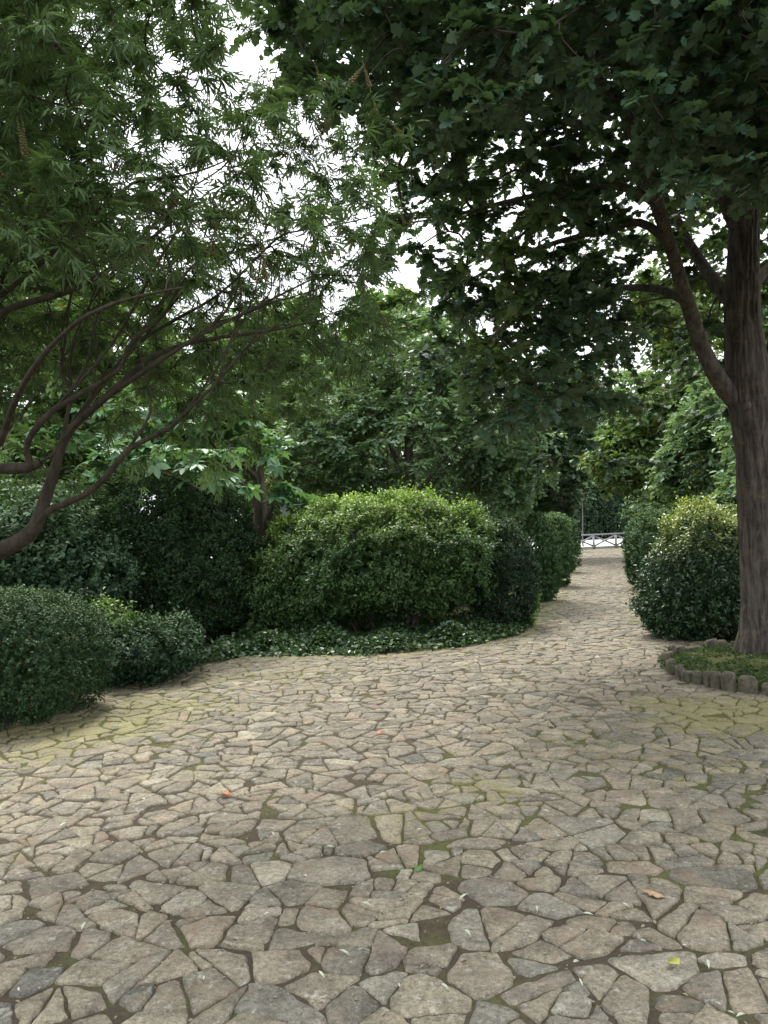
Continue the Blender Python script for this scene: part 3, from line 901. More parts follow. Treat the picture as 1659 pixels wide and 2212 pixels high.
# ------------------------------------------------------------------ the big maple on the right
def barked(mb, p, r, sides=40, amp=.012, seed=0):
    """thick limb with furrowed surface"""
    P = p[None]; V, F = tubes(P, r[None], sides); cen = np.repeat(p, sides, 0)
    n = norm(V - cen); ang = np.arctan2(n[:, 1], n[:, 0])
    q = np.c_[np.cos(ang) * 3.2, np.sin(ang) * 3.2, V[:, 2] * 1.1]
    f = vnoise(q, 3.4, seed); f2 = vnoise(q * np.array([1, 1, 2.6]), 6.5, seed + 2)
    lum = vnoise(np.c_[np.cos(ang), np.sin(ang), V[:, 2]], 1.3, seed + 5) - .5
    base_z = p[0, 2]; fl = np.clip(1 - (V[:, 2] - base_z) / .55, 0, 1) ** 2 if sides > 60 else 0
    rt = .16 * fl * (np.clip(np.cos(ang * 5 + 1.3 + 1.2 * np.sin(ang * 2)), 0, 1) - .15) if sides > 60 else 0
    d = rt - amp * 1.1 * np.clip(1 - np.abs(f - .5) * 7, 0, 1) + amp * .6 * (f2 - .5) + amp * 2.2 * lum
    mb.add(V + n * d[:, None], F)


def pts(lst):
    return np.array([W(x, y, d) for x, y, d, r in lst]), np.array([r for x, y, d, r in lst])


def make_maple():
    root = empty('maple_tree', 'big maple with furrowed brown trunk at the right edge, standing in the stone-edged bed', 'tree')
    D = float(TREE_XY[1])
    tr = [(1650, 1300, D, .232), (1646, 1200, D, .226), (1640, 1100, D, .222), (1636, 1000, D, .222), (1626, 900, D, .225), (1613, 800, D, .20), (1606, 700, D, .178), (1604, 600, D, .165),
          (1608, 450, D, .15), (1616, 300, D, .135), (1624, 130, D, .115), (1630, -80, D, .11), (1640, -350, D, .08), (1655, -700, D, .05)]
    P, R = pts(tr); bx, by = TREE_XY
    P = np.concatenate([[[bx + .02, by, -.05], [bx + .01, by, .14], [bx, by, .32]], P]); R = np.r_[.42, .31, .255, R]
    trunk = (P, R)
    limbs = [trunk,
             pts([(1618, 905, D, .09), (1585, 862, D, .10), (1550, 815, D - .1, .09), (1515, 745, D - .2, .078), (1492, 675, D - .3, .072), (1468, 600, D - .5, .066), (1446, 523, D - .7, .058), (1417, 436, D - .9, .064), (1388, 340, D - 1.2, .056), (1352, 251, D - 1.5, .05), (1300, 180, D - 1.8, .04), (1220, 110, D - 2.1, .03), (1130, 60, D - 2.3, .02)]),
             pts([(1606, 700, D, .08), (1572, 640, D + .2, .082), (1530, 590, D + .5, .07), (1482, 515, D + .9, .06), (1440, 430, D + 1.2, .052), (1370, 340, D + 1.4, .045), (1260, 280, D + 1.6, .036), (1120, 235, D + 1.8, .028), (980, 200, D + 2, .018)]),
             pts([(1606, 520, D, .08), (1566, 430, D - .1, .075), (1548, 349, D - .1, .068), (1523, 262, D - .2, .06), (1505, 120, D - .3, .05), (1480, -80, D - .5, .04), (1420, -300, D - .8, .025)]),
             pts([(1484, 650, D - .35, .05), (1420, 625, D + .1, .045), (1330, 625, D + .6, .038), (1230, 665, D + 1.0, .032), (1130, 720, D + 1.3, .025), (1040, 770, D + 1.5, .016)]),
             pts([(1446, 523, D - .7, .05), (1380, 480, D - .6, .042), (1290, 500, D - .3, .035), (1180, 530, D, .028), (1080, 570, D + .2, .02), (990, 620, D + .4, .012)]),
             pts([(1417, 436, D - .9, .045), (1330, 400, D - 1.0, .036), (1220, 410, D - 1.0, .03), (1080, 440, D - .9, .022), (960, 470, D - .8, .014), (890, 480, D - .7, .01)]),
             pts([(1618, 260, D, .08), (1560, 60, D - 1.4, .06), (1450, -120, D - 2.6, .045), (1250, -250, D - 3.6, .03)]),
             pts([(1622, 200, D, .07), (1500, 20, D + .8, .05), (1300, -60, D + 1.4, .04), (1050, -90, D + 1.8, .03), (820, -60, D + 2.0, .02), (680, 0, D + 2.1, .012)]),
             pts([(1608, 420, D, .08), (1720, 280, D - .4, .06), (1880, 120, D - 1, .04), (2050, 0, D - 1.5, .025)]),
             pts([(1606, 640, D, .07), (1680, 560, D + .4, .055), (1800, 480, D + .9, .04), (1950, 430, D + 1.3, .025)]),
             ]
    nodes_, rad, dr, res = skeleton(limbs, .12)
    rows = ["............................",                                                        # -700
            "..........57788888888877776.",
            "........56788888889888888776",
            ".......567888898898888888876",
            "......5577888899888888888877",
            ".......788889889899988888766",   # -200
            ".......788889899989988888766",   # -100
            ".......688889798999999999877",
            ".......1588888799999999987.",   # 100
            "........03666766699999889887..",   # 200
            "..........5756676799998877...",   # 300
            "..........375377267777....",   # 400
            "..........254787577766....",   # 500
            "...........4899864555......",   # 600
            "...........4899733344......",   # 700
            "............59864333.......",   # 800
            ".............1321.........."]   # 900
    df = lambda x, y: D + rng.uniform(.5, 2.4) if (x > 1370 and y > 385) else D + rng.uniform(-3.4, -.7) if (x > 1430 and y > 90) else D + (rng.uniform(-3.4, 2.2) if y < 250 else rng.uniform(-1.6, 2.0)) - (0.4 if x > 1400 else 0)
    cl = map_points(rows, -700, 100, 0, 83, 1.25, df); print('maple clumps', len(cl))
    # nothing hanging straight into the trunk
    paths, Rr, ed = grow(nodes_, rad, dr, cl, .0045, .42, .04)
    mb = MB()
    for i, (p, r) in enumerate(res):
        if i == 0:
            p2, r2 = resample(limbs[0][0], limbs[0][1], .03); barked(mb, p2, r2, 96, .020, 3)
        else: barked(mb, p, r, 14, .004, i + 4)
    mb.build('trunk', M['maplebark'], root, smooth=True)
    # pruned knot on the trunk
    kn = W(1616, 876, D - .23); kn[0] -= 0.0
    ring = []; mb = MB()
    for rr_, off in ((.042, .05), (.036, -.003), (.022, -.012), (.009, -.012)):
        for q in range(14):
            a = q / 14 * 6.283; ring.append(kn + np.array([rr_ * math.cos(a), off, rr_ * math.sin(a) * 1.15]))
    F = [[l * 14 + q, l * 14 + (q + 1) % 14, (l + 1) * 14 + (q + 1) % 14, (l + 1) * 14 + q] for l in range(3) for q in range(14)]
    mb.add(ring, F); mb.F.append((np.arange(14) + 42)[None]); mb.build('knot', M['bark'], root)
    mb = MB(); V, F = tubes(paths, Rr, 5); mb.add(V, F)
    pos, Dd, Nn, tw = sprays(cl, ed, 6, .40, 13, .95, .55, .22)
    V, F = tubes(tw, np.tile([.0035, .0025, .0015], (len(tw), 1)), 3); mb.add(V, F)
    mb.build('branches', M['maplebark'], root)
    n = len(pos)
    fresh = np.clip((vnoise(pos, .9, 21) - .66) * 5, 0, 1) * rng.uniform(.2, .9, n)
    mb = MB(); leaves(mb, pos, Dd, Nn, rng.uniform(.050, .098, n), MAPLE, fresh)
    mb.build('crown', M['maple'], root)
    set_origin(root, (bx, by, 0))


make_maple()


# ------------------------------------------------------------------ leaning chaste tree on the left
def make_vitex():
    root = empty('chaste_tree', 'many-stemmed tree leaning in from the left edge, with twisting branches and narrow leaflets', 'tree')
    b = np.array([-4.75, 4.1, -.05])
    P1, R1 = pts([(-60, 1218, 3.9, .062), (0, 1190, 3.85, .058), (60, 1158, 3.8, .06), (87, 1109, 3.8, .05), (108, 1047, 3.8, .042), (129, 976, 3.8, .038), (154, 926, 3.8, .034), (199, 885, 3.75, .031), (249, 839, 3.7, .028), (311, 785, 3.7, .024), (361, 756, 3.7, .022), (436, 735, 3.7, .019), (581, 714, 3.8, .014), (700, 690, 3.9, .009)])
    P1 = np.concatenate([[b, b + [.35, .0, .5], b + [1.1, -.05, 1.05]], P1]); R1 = np.r_[.12, .10, .08, R1]
    P2, R2 = pts([(-120, 1010, 3.7, .06), (0, 1013, 3.6, .048), (60, 1010, 3.55, .046), (88, 998, 3.55, .040)])
    P2 = np.concatenate([[b + [-.1, .2, 0], b + [.3, .05, .8], b + [1.1, -.15, 1.45]], P2]); R2 = np.r_[.12, .1, .08, R2]
    limbs = [(P1, R1), (P2, R2),
             pts([(75, 1140, 3.8, .035), (104, 1105, 3.75, .032), (199, 1059, 3.65, .027), (266, 984, 3.6, .025), (290, 963, 3.6, .022), (369, 922, 3.55, .019), (394, 897, 3.55, .016), (456, 839, 3.55, .013), (531, 752, 3.6, .010), (600, 700, 3.6, .007)]),
             pts([(66, 1005, 3.55, .03), (58, 968, 3.55, .028), (71, 935, 3.5, .026), (116, 885, 3.5, .025), (183, 847, 3.5, .022), (257, 798, 3.5, .019), (274, 756, 3.5, .017), (299, 723, 3.5, .015), (345, 690, 3.5, .012), (400, 600, 3.4, .008)]),
             pts([(124, 990, 3.8, .022), (145, 901, 3.9, .018), (154, 843, 3.9, .015), (133, 806, 3.9, .013), (145, 702, 3.9, .010), (160, 560, 3.9, .006)]),
             pts([(129, 976, 3.8, .028), (170, 900, 4.0, .024), (235, 815, 4.1, .021), (300, 740, 4.2, .019), (380, 690, 4.3, .016), (480, 630, 4.4, .013), (594, 519, 4.4, .011), (640, 500, 4.4, .009), (755, 480, 4.5, .007), (815, 463, 4.6, .004)]),
             pts([(154, 926, 3.8, .024), (230, 860, 3.6, .022), (330, 790, 3.5, .019), (440, 720, 3.5, .015), (560, 660, 3.6, .011), (680, 600, 3.7, .007)]),
             pts([(-120, 1010, 3.7, .04), (-60, 800, 3.7, .036), (0, 680, 3.6, .03), (136, 634, 3.5, .022), (222, 591, 3.5, .018), (320, 520, 3.6, .014), (420, 440, 3.7, .009)]),
             pts([(-60, 800, 3.7, .03), (0, 610, 3.9, .024), (47, 508, 4.0, .022), (75, 400, 4.0, .020), (93, 297, 4.1, .018), (122, 200, 4.2, .016), (154, 150, 4.2, .014), (200, 79, 4.3, .012), (272, 0, 4.4, .010), (350, -100, 4.5, .006)]),
             pts([(0, 640, 3.6, .022), (122, 537, 3.6, .018), (193, 422, 3.7, .015), (197, 322, 3.8, .012), (215, 233, 3.9, .010), (250, 120, 4.0, .006)]),
             pts([(136, 634, 3.5, .02), (180, 500, 3.6, .017), (222, 444, 3.6, .015), (272, 408, 3.7, .013), (301, 390, 3.7, .012), (394, 379, 3.8, .010), (462, 358, 3.9, .008), (501, 337, 4.0, .006), (560, 290, 4.1, .004)]),
             pts([(0, 960, 3.3, .026), (40, 850, 3.1, .022), (100, 760, 2.9, .018), (190, 680, 2.8, .014), (300, 640, 2.8, .01), (400, 620, 2.9, .006)]),
             pts([(-100, 900, 3.7, .03), (-120, 600, 3.9, .022), (-60, 300, 4.1, .016), (0, 80, 4.2, .012), (60, -150, 4.3, .009), (160, -400, 4.4, .005)]),
             pts([(-120, 600, 3.4, .034), (-250, 300, 3.2, .026), (-350, 0, 3.2, .018), (-400, -300, 3.2, .01)]),
             pts([(-100, 700, 3.4, .03), (-60, 400, 3.4, .018), (0, 100, 3.6, .011), (100, -200, 3.8, .006)])]
    # slender secondary stems fanning up from the main forks
    for _ in range(34):
        src = limbs[rng.integers(0, 8)]; i = rng.integers(len(src[0]) // 3, len(src[0]) - 1)
        x1 = rng.uniform(-60, 760); y1 = rng.uniform(60, 620) if rng.random() < .7 else rng.uniform(620, 760)
        e = W(x1, y1, rng.uniform(3.3, 4.7)); st = src[0][i]; L = np.linalg.norm(e - st)
        if L < .5: continue
        t_ = np.linspace(0, 1, 7)[:, None]; dr0 = norm(src[0][min(i + 1, len(src[0]) - 1)] - src[0][i - 1])
        mid = st + dr0 * L * .45 + np.array([0, 0, .05 * L])
        pp = (1 - t_) ** 2 * st + 2 * t_ * (1 - t_) * mid + t_ ** 2 * e + rng.normal(size=(7, 3)) * .015 * L * np.sin(t_ * 3.14)
        limbs.append((pp, np.linspace(min(src[1][i] * .6, .013), .004, 7)))
    nodes_, rad, dr, res = skeleton(limbs, .07)
    rows = ["66555554433....",   # -500
            "66666555544....",
            "66666655544....",
            "77766665553....",
            "7777766665531..",   # -100
            "777777776531...",   # 0
            "77777777633.1..",
            "777776675445433",
            "7777766655445541",
            "7777767654345551",
            "7777777776555561",   # 500
            "7777777888866661",
            "777766788888876.",   # 700
            "44443223577753..",
            "2222211112221...",
            "1111111......."]   # 1000
    rows = [r.replace(' ', '.') for r in rows]
    def df(x, y):
        base = 3.75 + .5 * max(0, x) / 800
        if y > 560: return base + rng.uniform(.15, 1.6)
        return base + rng.uniform(-1.0, 1.5)
    cl = map_points(rows, -500, 100, -415, 83, 1.2, lambda x, y: df(x, y))
    # short cols beyond the first five are inside the frame
    paths, Rr, ed = grow(nodes_, rad, dr, cl, .0019, .40, .011)
    mb = MB()
    for i, (p, r) in enumerate(res):
        r = r * (.58 if i > 1 else np.linspace(1.0, .5, len(r))); V, F = tubes(p[None], (r * (1 + .12 * (vnoise(p, 9, i) - .5)))[None], 12); cen = np.repeat(p, 12, 0)
        nn = norm(V - cen); mb.add(V + nn * ((vnoise(V, 30, 3) - .5) * .008 * np.clip(np.repeat(r, 12) / .03, .1, 1.2))[:, None], F)
    # sawn end of the thick stub
    mb.build('trunk', M['vitexbark'], root, smooth=True)
    mb = MB(); V, F = tubes(paths, Rr, 5); mb.add(V, F)
    up = np.array([0, 0, .35])
    pos, Dd, Nn, tw = sprays(cl, norm(ed + up), 5, .24, 7, .85, .8, .14, .2)
    V, F = tubes(tw, np.tile([.0016, .0012, .0007], (len(tw), 1)), 3); mb.add(V, F)
    mb.build('branches', M['vitexbark'], root)
    n = len(pos)
    mb = MB(); leaves(mb, pos, Dd, Nn + rng.normal(size=(n, 3)) * .25, rng.uniform(.042, .085, n), VITEX, np.clip((vnoise(pos, 1.6, 9) - .55) * 3, 0, 1) * rng.uniform(.1, .8, n))
    mb.build('crown', M['vitex'], root)
    # dry flower spikes, one shared mesh
    mb = MB(); V, F = tubes(np.array([[[0, 0, 0], [0, .004, .08], [0, .01, .16]]]), np.array([[.002, .0018, .0008]]), 4); mb.add(V, F)
    for k in range(13):
        z = .03 + k * .0102; r = .0085 * (1 - k / 17)
        for q in range(4):
            a = q * 1.57 + k * .8; c = np.array([math.cos(a) * r, math.sin(a) * r + z * .06, z])
            o = np.array([[1, 0, 0], [-1, 0, 0], [0, 1, 0], [0, -1, 0], [0, 0, 1], [0, 0, -1]]) * r * .75
            mb.add(c + o, [[0, 2, 4], [2, 1, 4], [1, 3, 4], [3, 0, 4], [2, 0, 5], [1, 2, 5], [3, 1, 5], [0, 3, 5]])
    first = mb.build('flower_spike', M['spike'], root)
    spots = [(805, 160, 4.0), (848, 150, 3.9), (692, 190, 4.2), (688, 240, 4.2), (690, 285, 4.2), (875, 330, 4.6), (865, 215, 4.5), (890, 480, 4.5), (880, 510, 4.5), (500, 85, 4.3), (530, 40, 4.2), (548, 85, 4.2), (470, 95, 4.2),
             (40, 300, 3.0), (60, 330, 3.0), (255, 390, 3.4), (240, 420, 3.3), (20, 400, 3.0), (570, 590, 3.4), (560, 620, 3.4), (460, 580, 3.4), (440, 560, 3.4), (590, 610, 3.3), (820, 470, 4.5), (700, 330, 4.1), (660, 300, 4.1), (730, 310, 4.2), (600, 470, 4.0), (930, 800, 4.6),
             (520, 500, 3.8), (380, 470, 3.6), (120, 470, 3.2), (650, 560, 3.7), (320, 620, 3.1), (740, 640, 4.0), (840, 700, 4.4)]
    for k, (x, y, d) in enumerate(spots):
        o = first if k == 0 else first.copy()
        if k: C.objects.link(o)
        j = int(np.argmin(((pos - W(x, y, d)) ** 2).sum(1)))
        o.location = pos[j]; o.parent = root
        o.rotation_euler = (rng.uniform(-.7, .5), rng.uniform(-.1, .9), rng.uniform(0, 6)); s = rng.uniform(.8, 1.3); o.scale = (s, s, s)
    set_origin(root, tuple(b))


make_vitex()


# ------------------------------------------------------------------ other trees
def tree(name, label, base, trunk_top, r0, blobs, ncl, mat, tmpl, leaf, nt=6, tl=.6, nl=8, group=None, barkm='bark', cat='tree', seed=0, flat=.55, droop=.2,
         fresh=0.0, nlimbs=7, shell=.55, lean=(0, 0)):
    """tree with a tapered trunk, limbs to each mass of the crown and leafy sprays. blobs: (centre, radii, weight)"""
    root = empty(name, label, cat, group)
    base = np.array(base, float); top = np.array(trunk_top, float)
    t = np.linspace(0, 1, 9)[:, None]
    P = base * (1 - t) + top * t + np.c_[np.sin(t * 5 + seed) * .04, np.cos(t * 4 + seed) * .04, t * 0] * np.linalg.norm(top - base) * .25
    P[0] = base - np.array([0, 0, .05])
    R = r0 * np.r_[1.4, 1.05, .95, .88, .8, .7, .6, .48, .3]
    limbs = [(P, R)]
    # clump centres
    wts = np.array([b[2] for b in blobs], float); wts /= wts.sum()
    cl = []
    for (c, rd, w), q in zip(blobs, wts):
        m = int(ncl * q * 1.6); u = rand_unit(m)
        f = (shell + (1 - shell) * rng.random(m)) ** .7
        nz = vnoise(u * 1.7 + seed * 5 + np.array(c), 1.0, seed)
        pp = np.array(c) + u * np.array(rd) * (f * (.72 + .56 * nz))[:, None]
        gap = vnoise(pp, 1.1 / max(.7, min(rd) * .5), seed + 3)
        cl.append(pp[gap > .36][:int(ncl * q) + 1])
        # limbs
        k = max(1, int(nlimbs * q + .5))
        for _ in range(k):
            s = rng.uniform(.35, .95); i = int(s * 8); st = P[i]
            en = np.array(c) + rand_unit(1)[0] * np.array(rd) * .55
            tt = np.linspace(0, 1, 6)[:, None]
            mid = st + (en - st) * .5 + np.array([0, 0, .12 * np.linalg.norm(en - st)])
            lp = (1 - tt) ** 2 * st + 2 * tt * (1 - tt) * mid + tt * tt * en
            limbs.append((lp, np.linspace(R[i] * .5, r0 * .10, 6)))
    cl = np.concatenate(cl); cl = cl[cl[:, 2] > base[2] + .3]
    nodes_, rad, dr, res = skeleton(limbs, tl * .5)
    paths, Rr, ed = grow(nodes_, rad, dr, cl, r0 * .03, .45, r0 * .35)
    mb = MB()
    for i, (p, r) in enumerate(res):
        V, F = tubes(p[None], r[None], 12 if i == 0 else 7); cen = np.repeat(p, 12 if i == 0 else 7, 0); nn = norm(V - cen)
        mb.add(V + nn * ((vnoise(V, 6, 3) - .5) * .2 * r0 * (1 if i == 0 else .3))[:, None], F)
    small = ncl < 150          # few branchlets: one woody part
    if not small: mb.build('trunk', M[barkm], root, smooth=True); mb = MB()
    V, F = tubes(paths, Rr, 4); mb.add(V, F)
    pos, Dd, Nn, tw = sprays(cl, ed, nt, tl, nl, .95, flat, droop)
    V, F = tubes(tw, np.tile([.006, .004, .002], (len(tw), 1)) * (tl / .6), 3); mb.add(V, F)
    mb.build('trunk' if small else 'branches', M[barkm], root)
    n = len(pos); fr = 0.0
    if fresh > 0: fr = np.clip((vnoise(pos, .8, seed + 21) - .5) * 3, 0, 1) * rng.uniform(.2, 1, n) * fresh
    mb = MB(); leaves(mb, pos, Dd, Nn, leaf * rng.uniform(.7, 1.25, n), tmpl, fr)
    mb.build('crown', mat, root)
    set_origin(root, tuple(base))
    return root


def wp(x, y, d): return tuple(W(x, y, d))


def blob(x, y, d, rx, ry, rd=None, w=None):
    k = d / FPX
    rr_ = (rx * k, (rd if rd else rx * k * .8), ry * k)
    return (W(x, y, d), rr_, w if w else rr_[0] * rr_[2] ** .5)


def gb(x, d): 
    p = W(x, 1150, d); return (p[0], p[1], 0.0)


# small oak in the middle
tree('oak_tree', 'spreading blue-green young oak in the middle, rising behind the umbrella-shaped bush', gb(893, 16.5), wp(880, 740, 16.5), .13,
     [blob(880, 960, 16.2, 250, 110, 1.9), blob(760, 850, 16.6, 130, 120, 1.5), blob(900, 770, 16.6, 120, 110, 1.4), blob(1040, 930, 16, 130, 110, 1.5), blob(1000, 830, 16.8, 90, 90, 1.2), blob(1110, 1030, 15.5, 70, 65, .8), blob(680, 980, 16.4, 90, 100, 1.2)],
     640, M['oak'], OAK, .115, 6, .55, 12, seed=2, fresh=.5, nlimbs=12, cat='tree')
tree('ash_tree', 'pale green tree far back in the centre below the sky gap', gb(850, 30), wp(850, 700, 30), .2,
     [blob(850, 760, 30, 130, 110, 2.2), blob(760, 850, 30, 150, 120, 2.4), blob(930, 850, 30, 110, 110, 2), blob(830, 690, 30, 65, 55, 1.4)],
     330, M['lightleaf'], OVAL, .30, 6, .8, 9, seed=3, fresh=.4)
tree('linden_tree', 'light green tree in the centre-left background seen through the leaning branches', gb(560, 24), wp(560, 700, 24), .2,
     [blob(560, 800, 24, 180, 150, 2.5), blob(680, 880, 23, 110, 110, 2), blob(450, 880, 24, 150, 150, 2.2), blob(600, 1000, 23, 120, 70, 2)],
     420, M['lightleaf'], OVAL, .24, 6, .75, 9, seed=4, fresh=.3)
# magnolia with big whorled leaves
tree('magnolia_tree', 'magnolia with very large pale whorled leaves above the dark domed bush', gb(562, 13.2), wp(545, 850, 13.2), .15,
     [blob(450, 1000, 10.6, 95, 42, .7), blob(290, 995, 10.6, 95, 42, .7), blob(420, 900, 12.6, 160, 70, 1.2), blob(560, 960, 12.6, 70, 60, .8), blob(250, 900, 12.6, 120, 80, 1.2), blob(620, 1060, 12.4, 30, 30, .4)],
     120, M['magnolia'], MAGN, .20, 3, .42, 2, seed=5, flat=.3, nlimbs=9, shell=.2, fresh=.4)
tree('beech_tree', 'mid green tree behind the twisted branches in the left background', gb(120, 15), wp(150, 600, 15), .2,
     [blob(100, 850, 15, 220, 150, 1.9), blob(240, 750, 15, 160, 140, 1.8), blob(20, 650, 15, 150, 170, 1.8), blob(330, 880, 14.5, 120, 110, 1.4), blob(60, 1000, 14, 180, 70, 1.2)],
     600, M['lightleaf'], OVAL, .15, 6, .6, 9, seed=6, fresh=.35)
tree('beech_tree', 'tall dark tree at the upper left behind the leaning tree', gb(-60, 20), wp(0, 150, 20), .28,
     [blob(0, 450, 20, 230, 200, 3), blob(-100, 200, 20, 220, 200, 3), blob(60, 60, 19, 140, 130, 2.4), blob(130, 600, 20, 150, 150, 2.4), blob(-60, 800, 20, 200, 200, 2.6)],
     620, M['darkleaf'], OVAL, .19, 6, .75, 9, seed=7, fresh=.15)
# right-hand background
tree('cedar_tree', 'dark evergreen tree left of the path end, behind the egg-shaped bushes', gb(1190, 34), wp(1190, 800, 34), .25,
     [blob(1190, 1000, 34, 85, 120, 2), blob(1150, 900, 34, 90, 110, 2), blob(1220, 860, 35, 80, 90, 2)],
     420, M['darkleaf'], OVAL, .24, 6, .7, 10, seed=8)
tree('locust_tree', 'yellowish green tree right of the path behind the clipped bushes', gb(1470, 26), wp(1450, 800, 26), .2,
     [blob(1440, 930, 26, 130, 100, 2.0), blob(1360, 980, 27, 80, 80, 1.6), blob(1520, 850, 25, 90, 100, 1.6), blob(1480, 720, 26, 70, 90, 1.6), blob(1430, 650, 27, 60, 60, 1.4)],
     480, M['yellowleaf'], OVAL, .22, 6, .7, 9, seed=9, fresh=.6)
tree('linden_tree', 'green tree directly left of the maple trunk, above the yellow-topped bush', gb(1533, 21), wp(1525, 850, 21), .13,
     [blob(1530, 960, 21, 75, 100, 1.4), blob(1560, 880, 20, 70, 80, 1.3), blob(1490, 1010, 21, 60, 60, 1.0)],
     240, M['oak'], OVAL, .17, 6, .6, 9, seed=10, barkm='palebark', fresh=.3)
tree('linden_tree', 'bushy green tree at the right edge beyond the maple trunk', gb(1720, 15), wp(1720, 700, 15), .16,
     [blob(1700, 900, 15, 110, 160, 1.6), blob(1720, 700, 15, 100, 130, 1.5), blob(1680, 1080, 14, 90, 110, 1.2)],
     330, M['oak'], OVAL, .14, 6, .55, 9, seed=11, fresh=.5)
tree('alder_tree', 'slender tree with a bare thin trunk just behind the left end of the fence', gb(1258, 52), wp(1253, 1000, 52), .045,
     [blob(1265, 980, 52, 45, 70, 1.4)], 90, M['oak'], OVAL, .26, 6, .6, 8, seed=12, barkm='bark')
tree('maple_tree', 'mid green tree beyond the fence at the end of the path', gb(1345, 80), wp(1345, 900, 80), .14,
     [blob(1320, 960, 80, 75, 110, 3.5), blob(1280, 900, 80, 60, 80, 3), blob(1370, 870, 80, 60, 90, 3)],
     360, M['lightleaf'], OVAL, .42, 6, 1.1, 9, seed=13, fresh=.1)
far = tree('far_tree', 'dark broad tree in the far wood that closes the view beyond the fence', (-10, 88, 0), (-10, 88, 11), .35,
           [((-10, 88, 8), (5, 4.5, 5.5), 2), ((-12.5, 87, 4.5), (4, 3.5, 3.5), 1.4), ((-7.5, 87, 4.5), (4, 3.5, 3.5), 1.4), ((-10, 86, 2.2), (5.5, 3, 2.2), 1.2), ((-9, 88, 12), (3.2, 3, 3), 1)],
           520, M['darkleaf'], OVAL, .45, 6, 1.2, 9, group='trees of the far wood', seed=14)
FL = 'dark broad tree in the far wood that closes the view beyond the fence'
for k in range(12):
    x = 2 + k * 5.2 + rng.uniform(-1.2, 1.2)
    s = rng.uniform(.8, 1.15)
    dup(far, (x, 80 + rng.uniform(-3, 8), 0), rng.uniform(0, 6), (s, s, s * rng.uniform(.85, 1.1)), FL, 'trees of the far wood')
mid = tree('background_tree', 'bushy green tree in the row that closes the garden behind the left-hand bushes', (-14, 30, 0), (-14, 30, 6.5), .22,
           [((-14, 30, 5), (2.8, 2.4, 2.6), 2), ((-15.5, 30, 3), (2.2, 2, 2.), 1.3), ((-12.6, 30, 3), (2.2, 2, 2), 1.3), ((-14, 29.5, 1.3), (3, 2, 1.3), 1)],
           320, M['oak'], OVAL, .22, 6, .7, 9, group='trees closing the garden behind the bushes', seed=15)
ML = 'bushy green tree in the row that closes the garden behind the left-hand bushes'
for k, (x, y, s) in enumerate([(-10, 27, 1.0), (-6.3, 29, .95), (-2.5, 27.5, .85), (1, 31, .9), (4, 33, .85), (-1, 36, 1.1), (13.5, 33, .7), (17, 30, .8), (20, 35, 1.0), (16.5, 41, .9)]):
    lab = ML if x < 10 else 'bushy dark tree in the belt behind the right-hand bushes'
    grp = 'trees closing the garden behind the bushes' if x < 10 else 'trees behind the right-hand bushes'
    dup(mid, (x, y, 0), rng.uniform(0, 6), (s, s, s * rng.uniform(.9, 1.15)), lab, grp)

# grey slab glimpsed behind the magnolia trunk
root = empty('grey_screen', 'dark grey panel with thin pale top edge, right of the magnolia trunk', 'screen')
c = W(628, 1108, 20.0)
mb = MB(); box(mb, (c[0], c[1], c[2] - .6), (.55, .06, 1.6)); mb.build('panel', M['screen'], root)
mb = MB(); box(mb, (c[0], c[1], c[2] + .215), (.60, .09, .02)); mb.build('top_edge', M['paint'], root)
set_origin(root, (c[0], c[1], 0))

# ------------------------------------------------------------------ fallen leaves
def fallen(px, py, mat, size, label, tmpl, rot, name='fallen_leaf', group=None):
    V, F = tmpl; V = V.copy(); V[:, 1] -= .5
    V[:, 2] = V[:, 2] * 1.3 + .25 * (V[:, 0] ** 2 + V[:, 1] ** 2) * .6
    mb = MB(); mb.add(V * size, F); o = mb.build(name, mat); p = G(px, py, .040)
    o.location = p; o.rotation_euler = (rng.normal() * .15, rng.normal() * .15, rot); tag(o, label, 'leaf', group)
    sm = o.modifiers.new('thick', 'SOLIDIFY'); sm.thickness = .0008
    return o


fallen(487, 1714, M['deadorange'], .085, 'curled orange-brown leaf lying alone on the paving left of centre', BROAD, .9)
fallen(820, 1583, M['deadorange'], .055, 'small reddish leaf on the paving in the middle distance', BROAD, 2.0)
fallen(1410, 1927, M['deadtan'], .10, 'tan lobed dead leaf on the paving in the right foreground', OAK, 4.2)
fallen(1455, 2077, M['yellowdead'], .06, 'small yellow-green leaf near the bottom right corner', BROAD, .4)
fallen(905, 1873, M['weed'], .06, 'small dark green leaf on a joint near the middle of the foreground', OAK, 2.4)
fallen(958, 1668, M['deadorange'], .045, 'tiny rust-coloured leaf on the paving right of centre', BROAD, 1.0)
fallen(470, 1600, M['deadtan'], .05, 'small dry brown leaf near the far left of the paving', BROAD, 1.4)
pl = [(1245, 2075), (1580, 2185), (1550, 2165), (440, 2110), (862, 2126), (790, 1950), (180, 1998), (1010, 2012), (715, 1827), (1255, 2120), (1390, 2030), (745, 2055), (695, 2103), (575, 1972), (905, 1790),
      (310, 1725), (500, 1740), (1000, 1935), (1270, 1972), (1350, 1952), (660, 1890), (135, 1780), (1530, 2080), (1480, 2040), (40, 2135), (255, 1795), (825, 1840), (1160, 1960), (1180, 1750), (590, 1800), (960, 2128), (1600, 2190)]
T = t_oval(.11, .05, -.1)
for (x, y) in pl:
    fallen(x, y, M['pale'], rng.uniform(.022, .048), 'narrow pale dry leaflet scattered on the near paving', T, rng.uniform(0, 6), group='pale leaflets scattered on the paving')
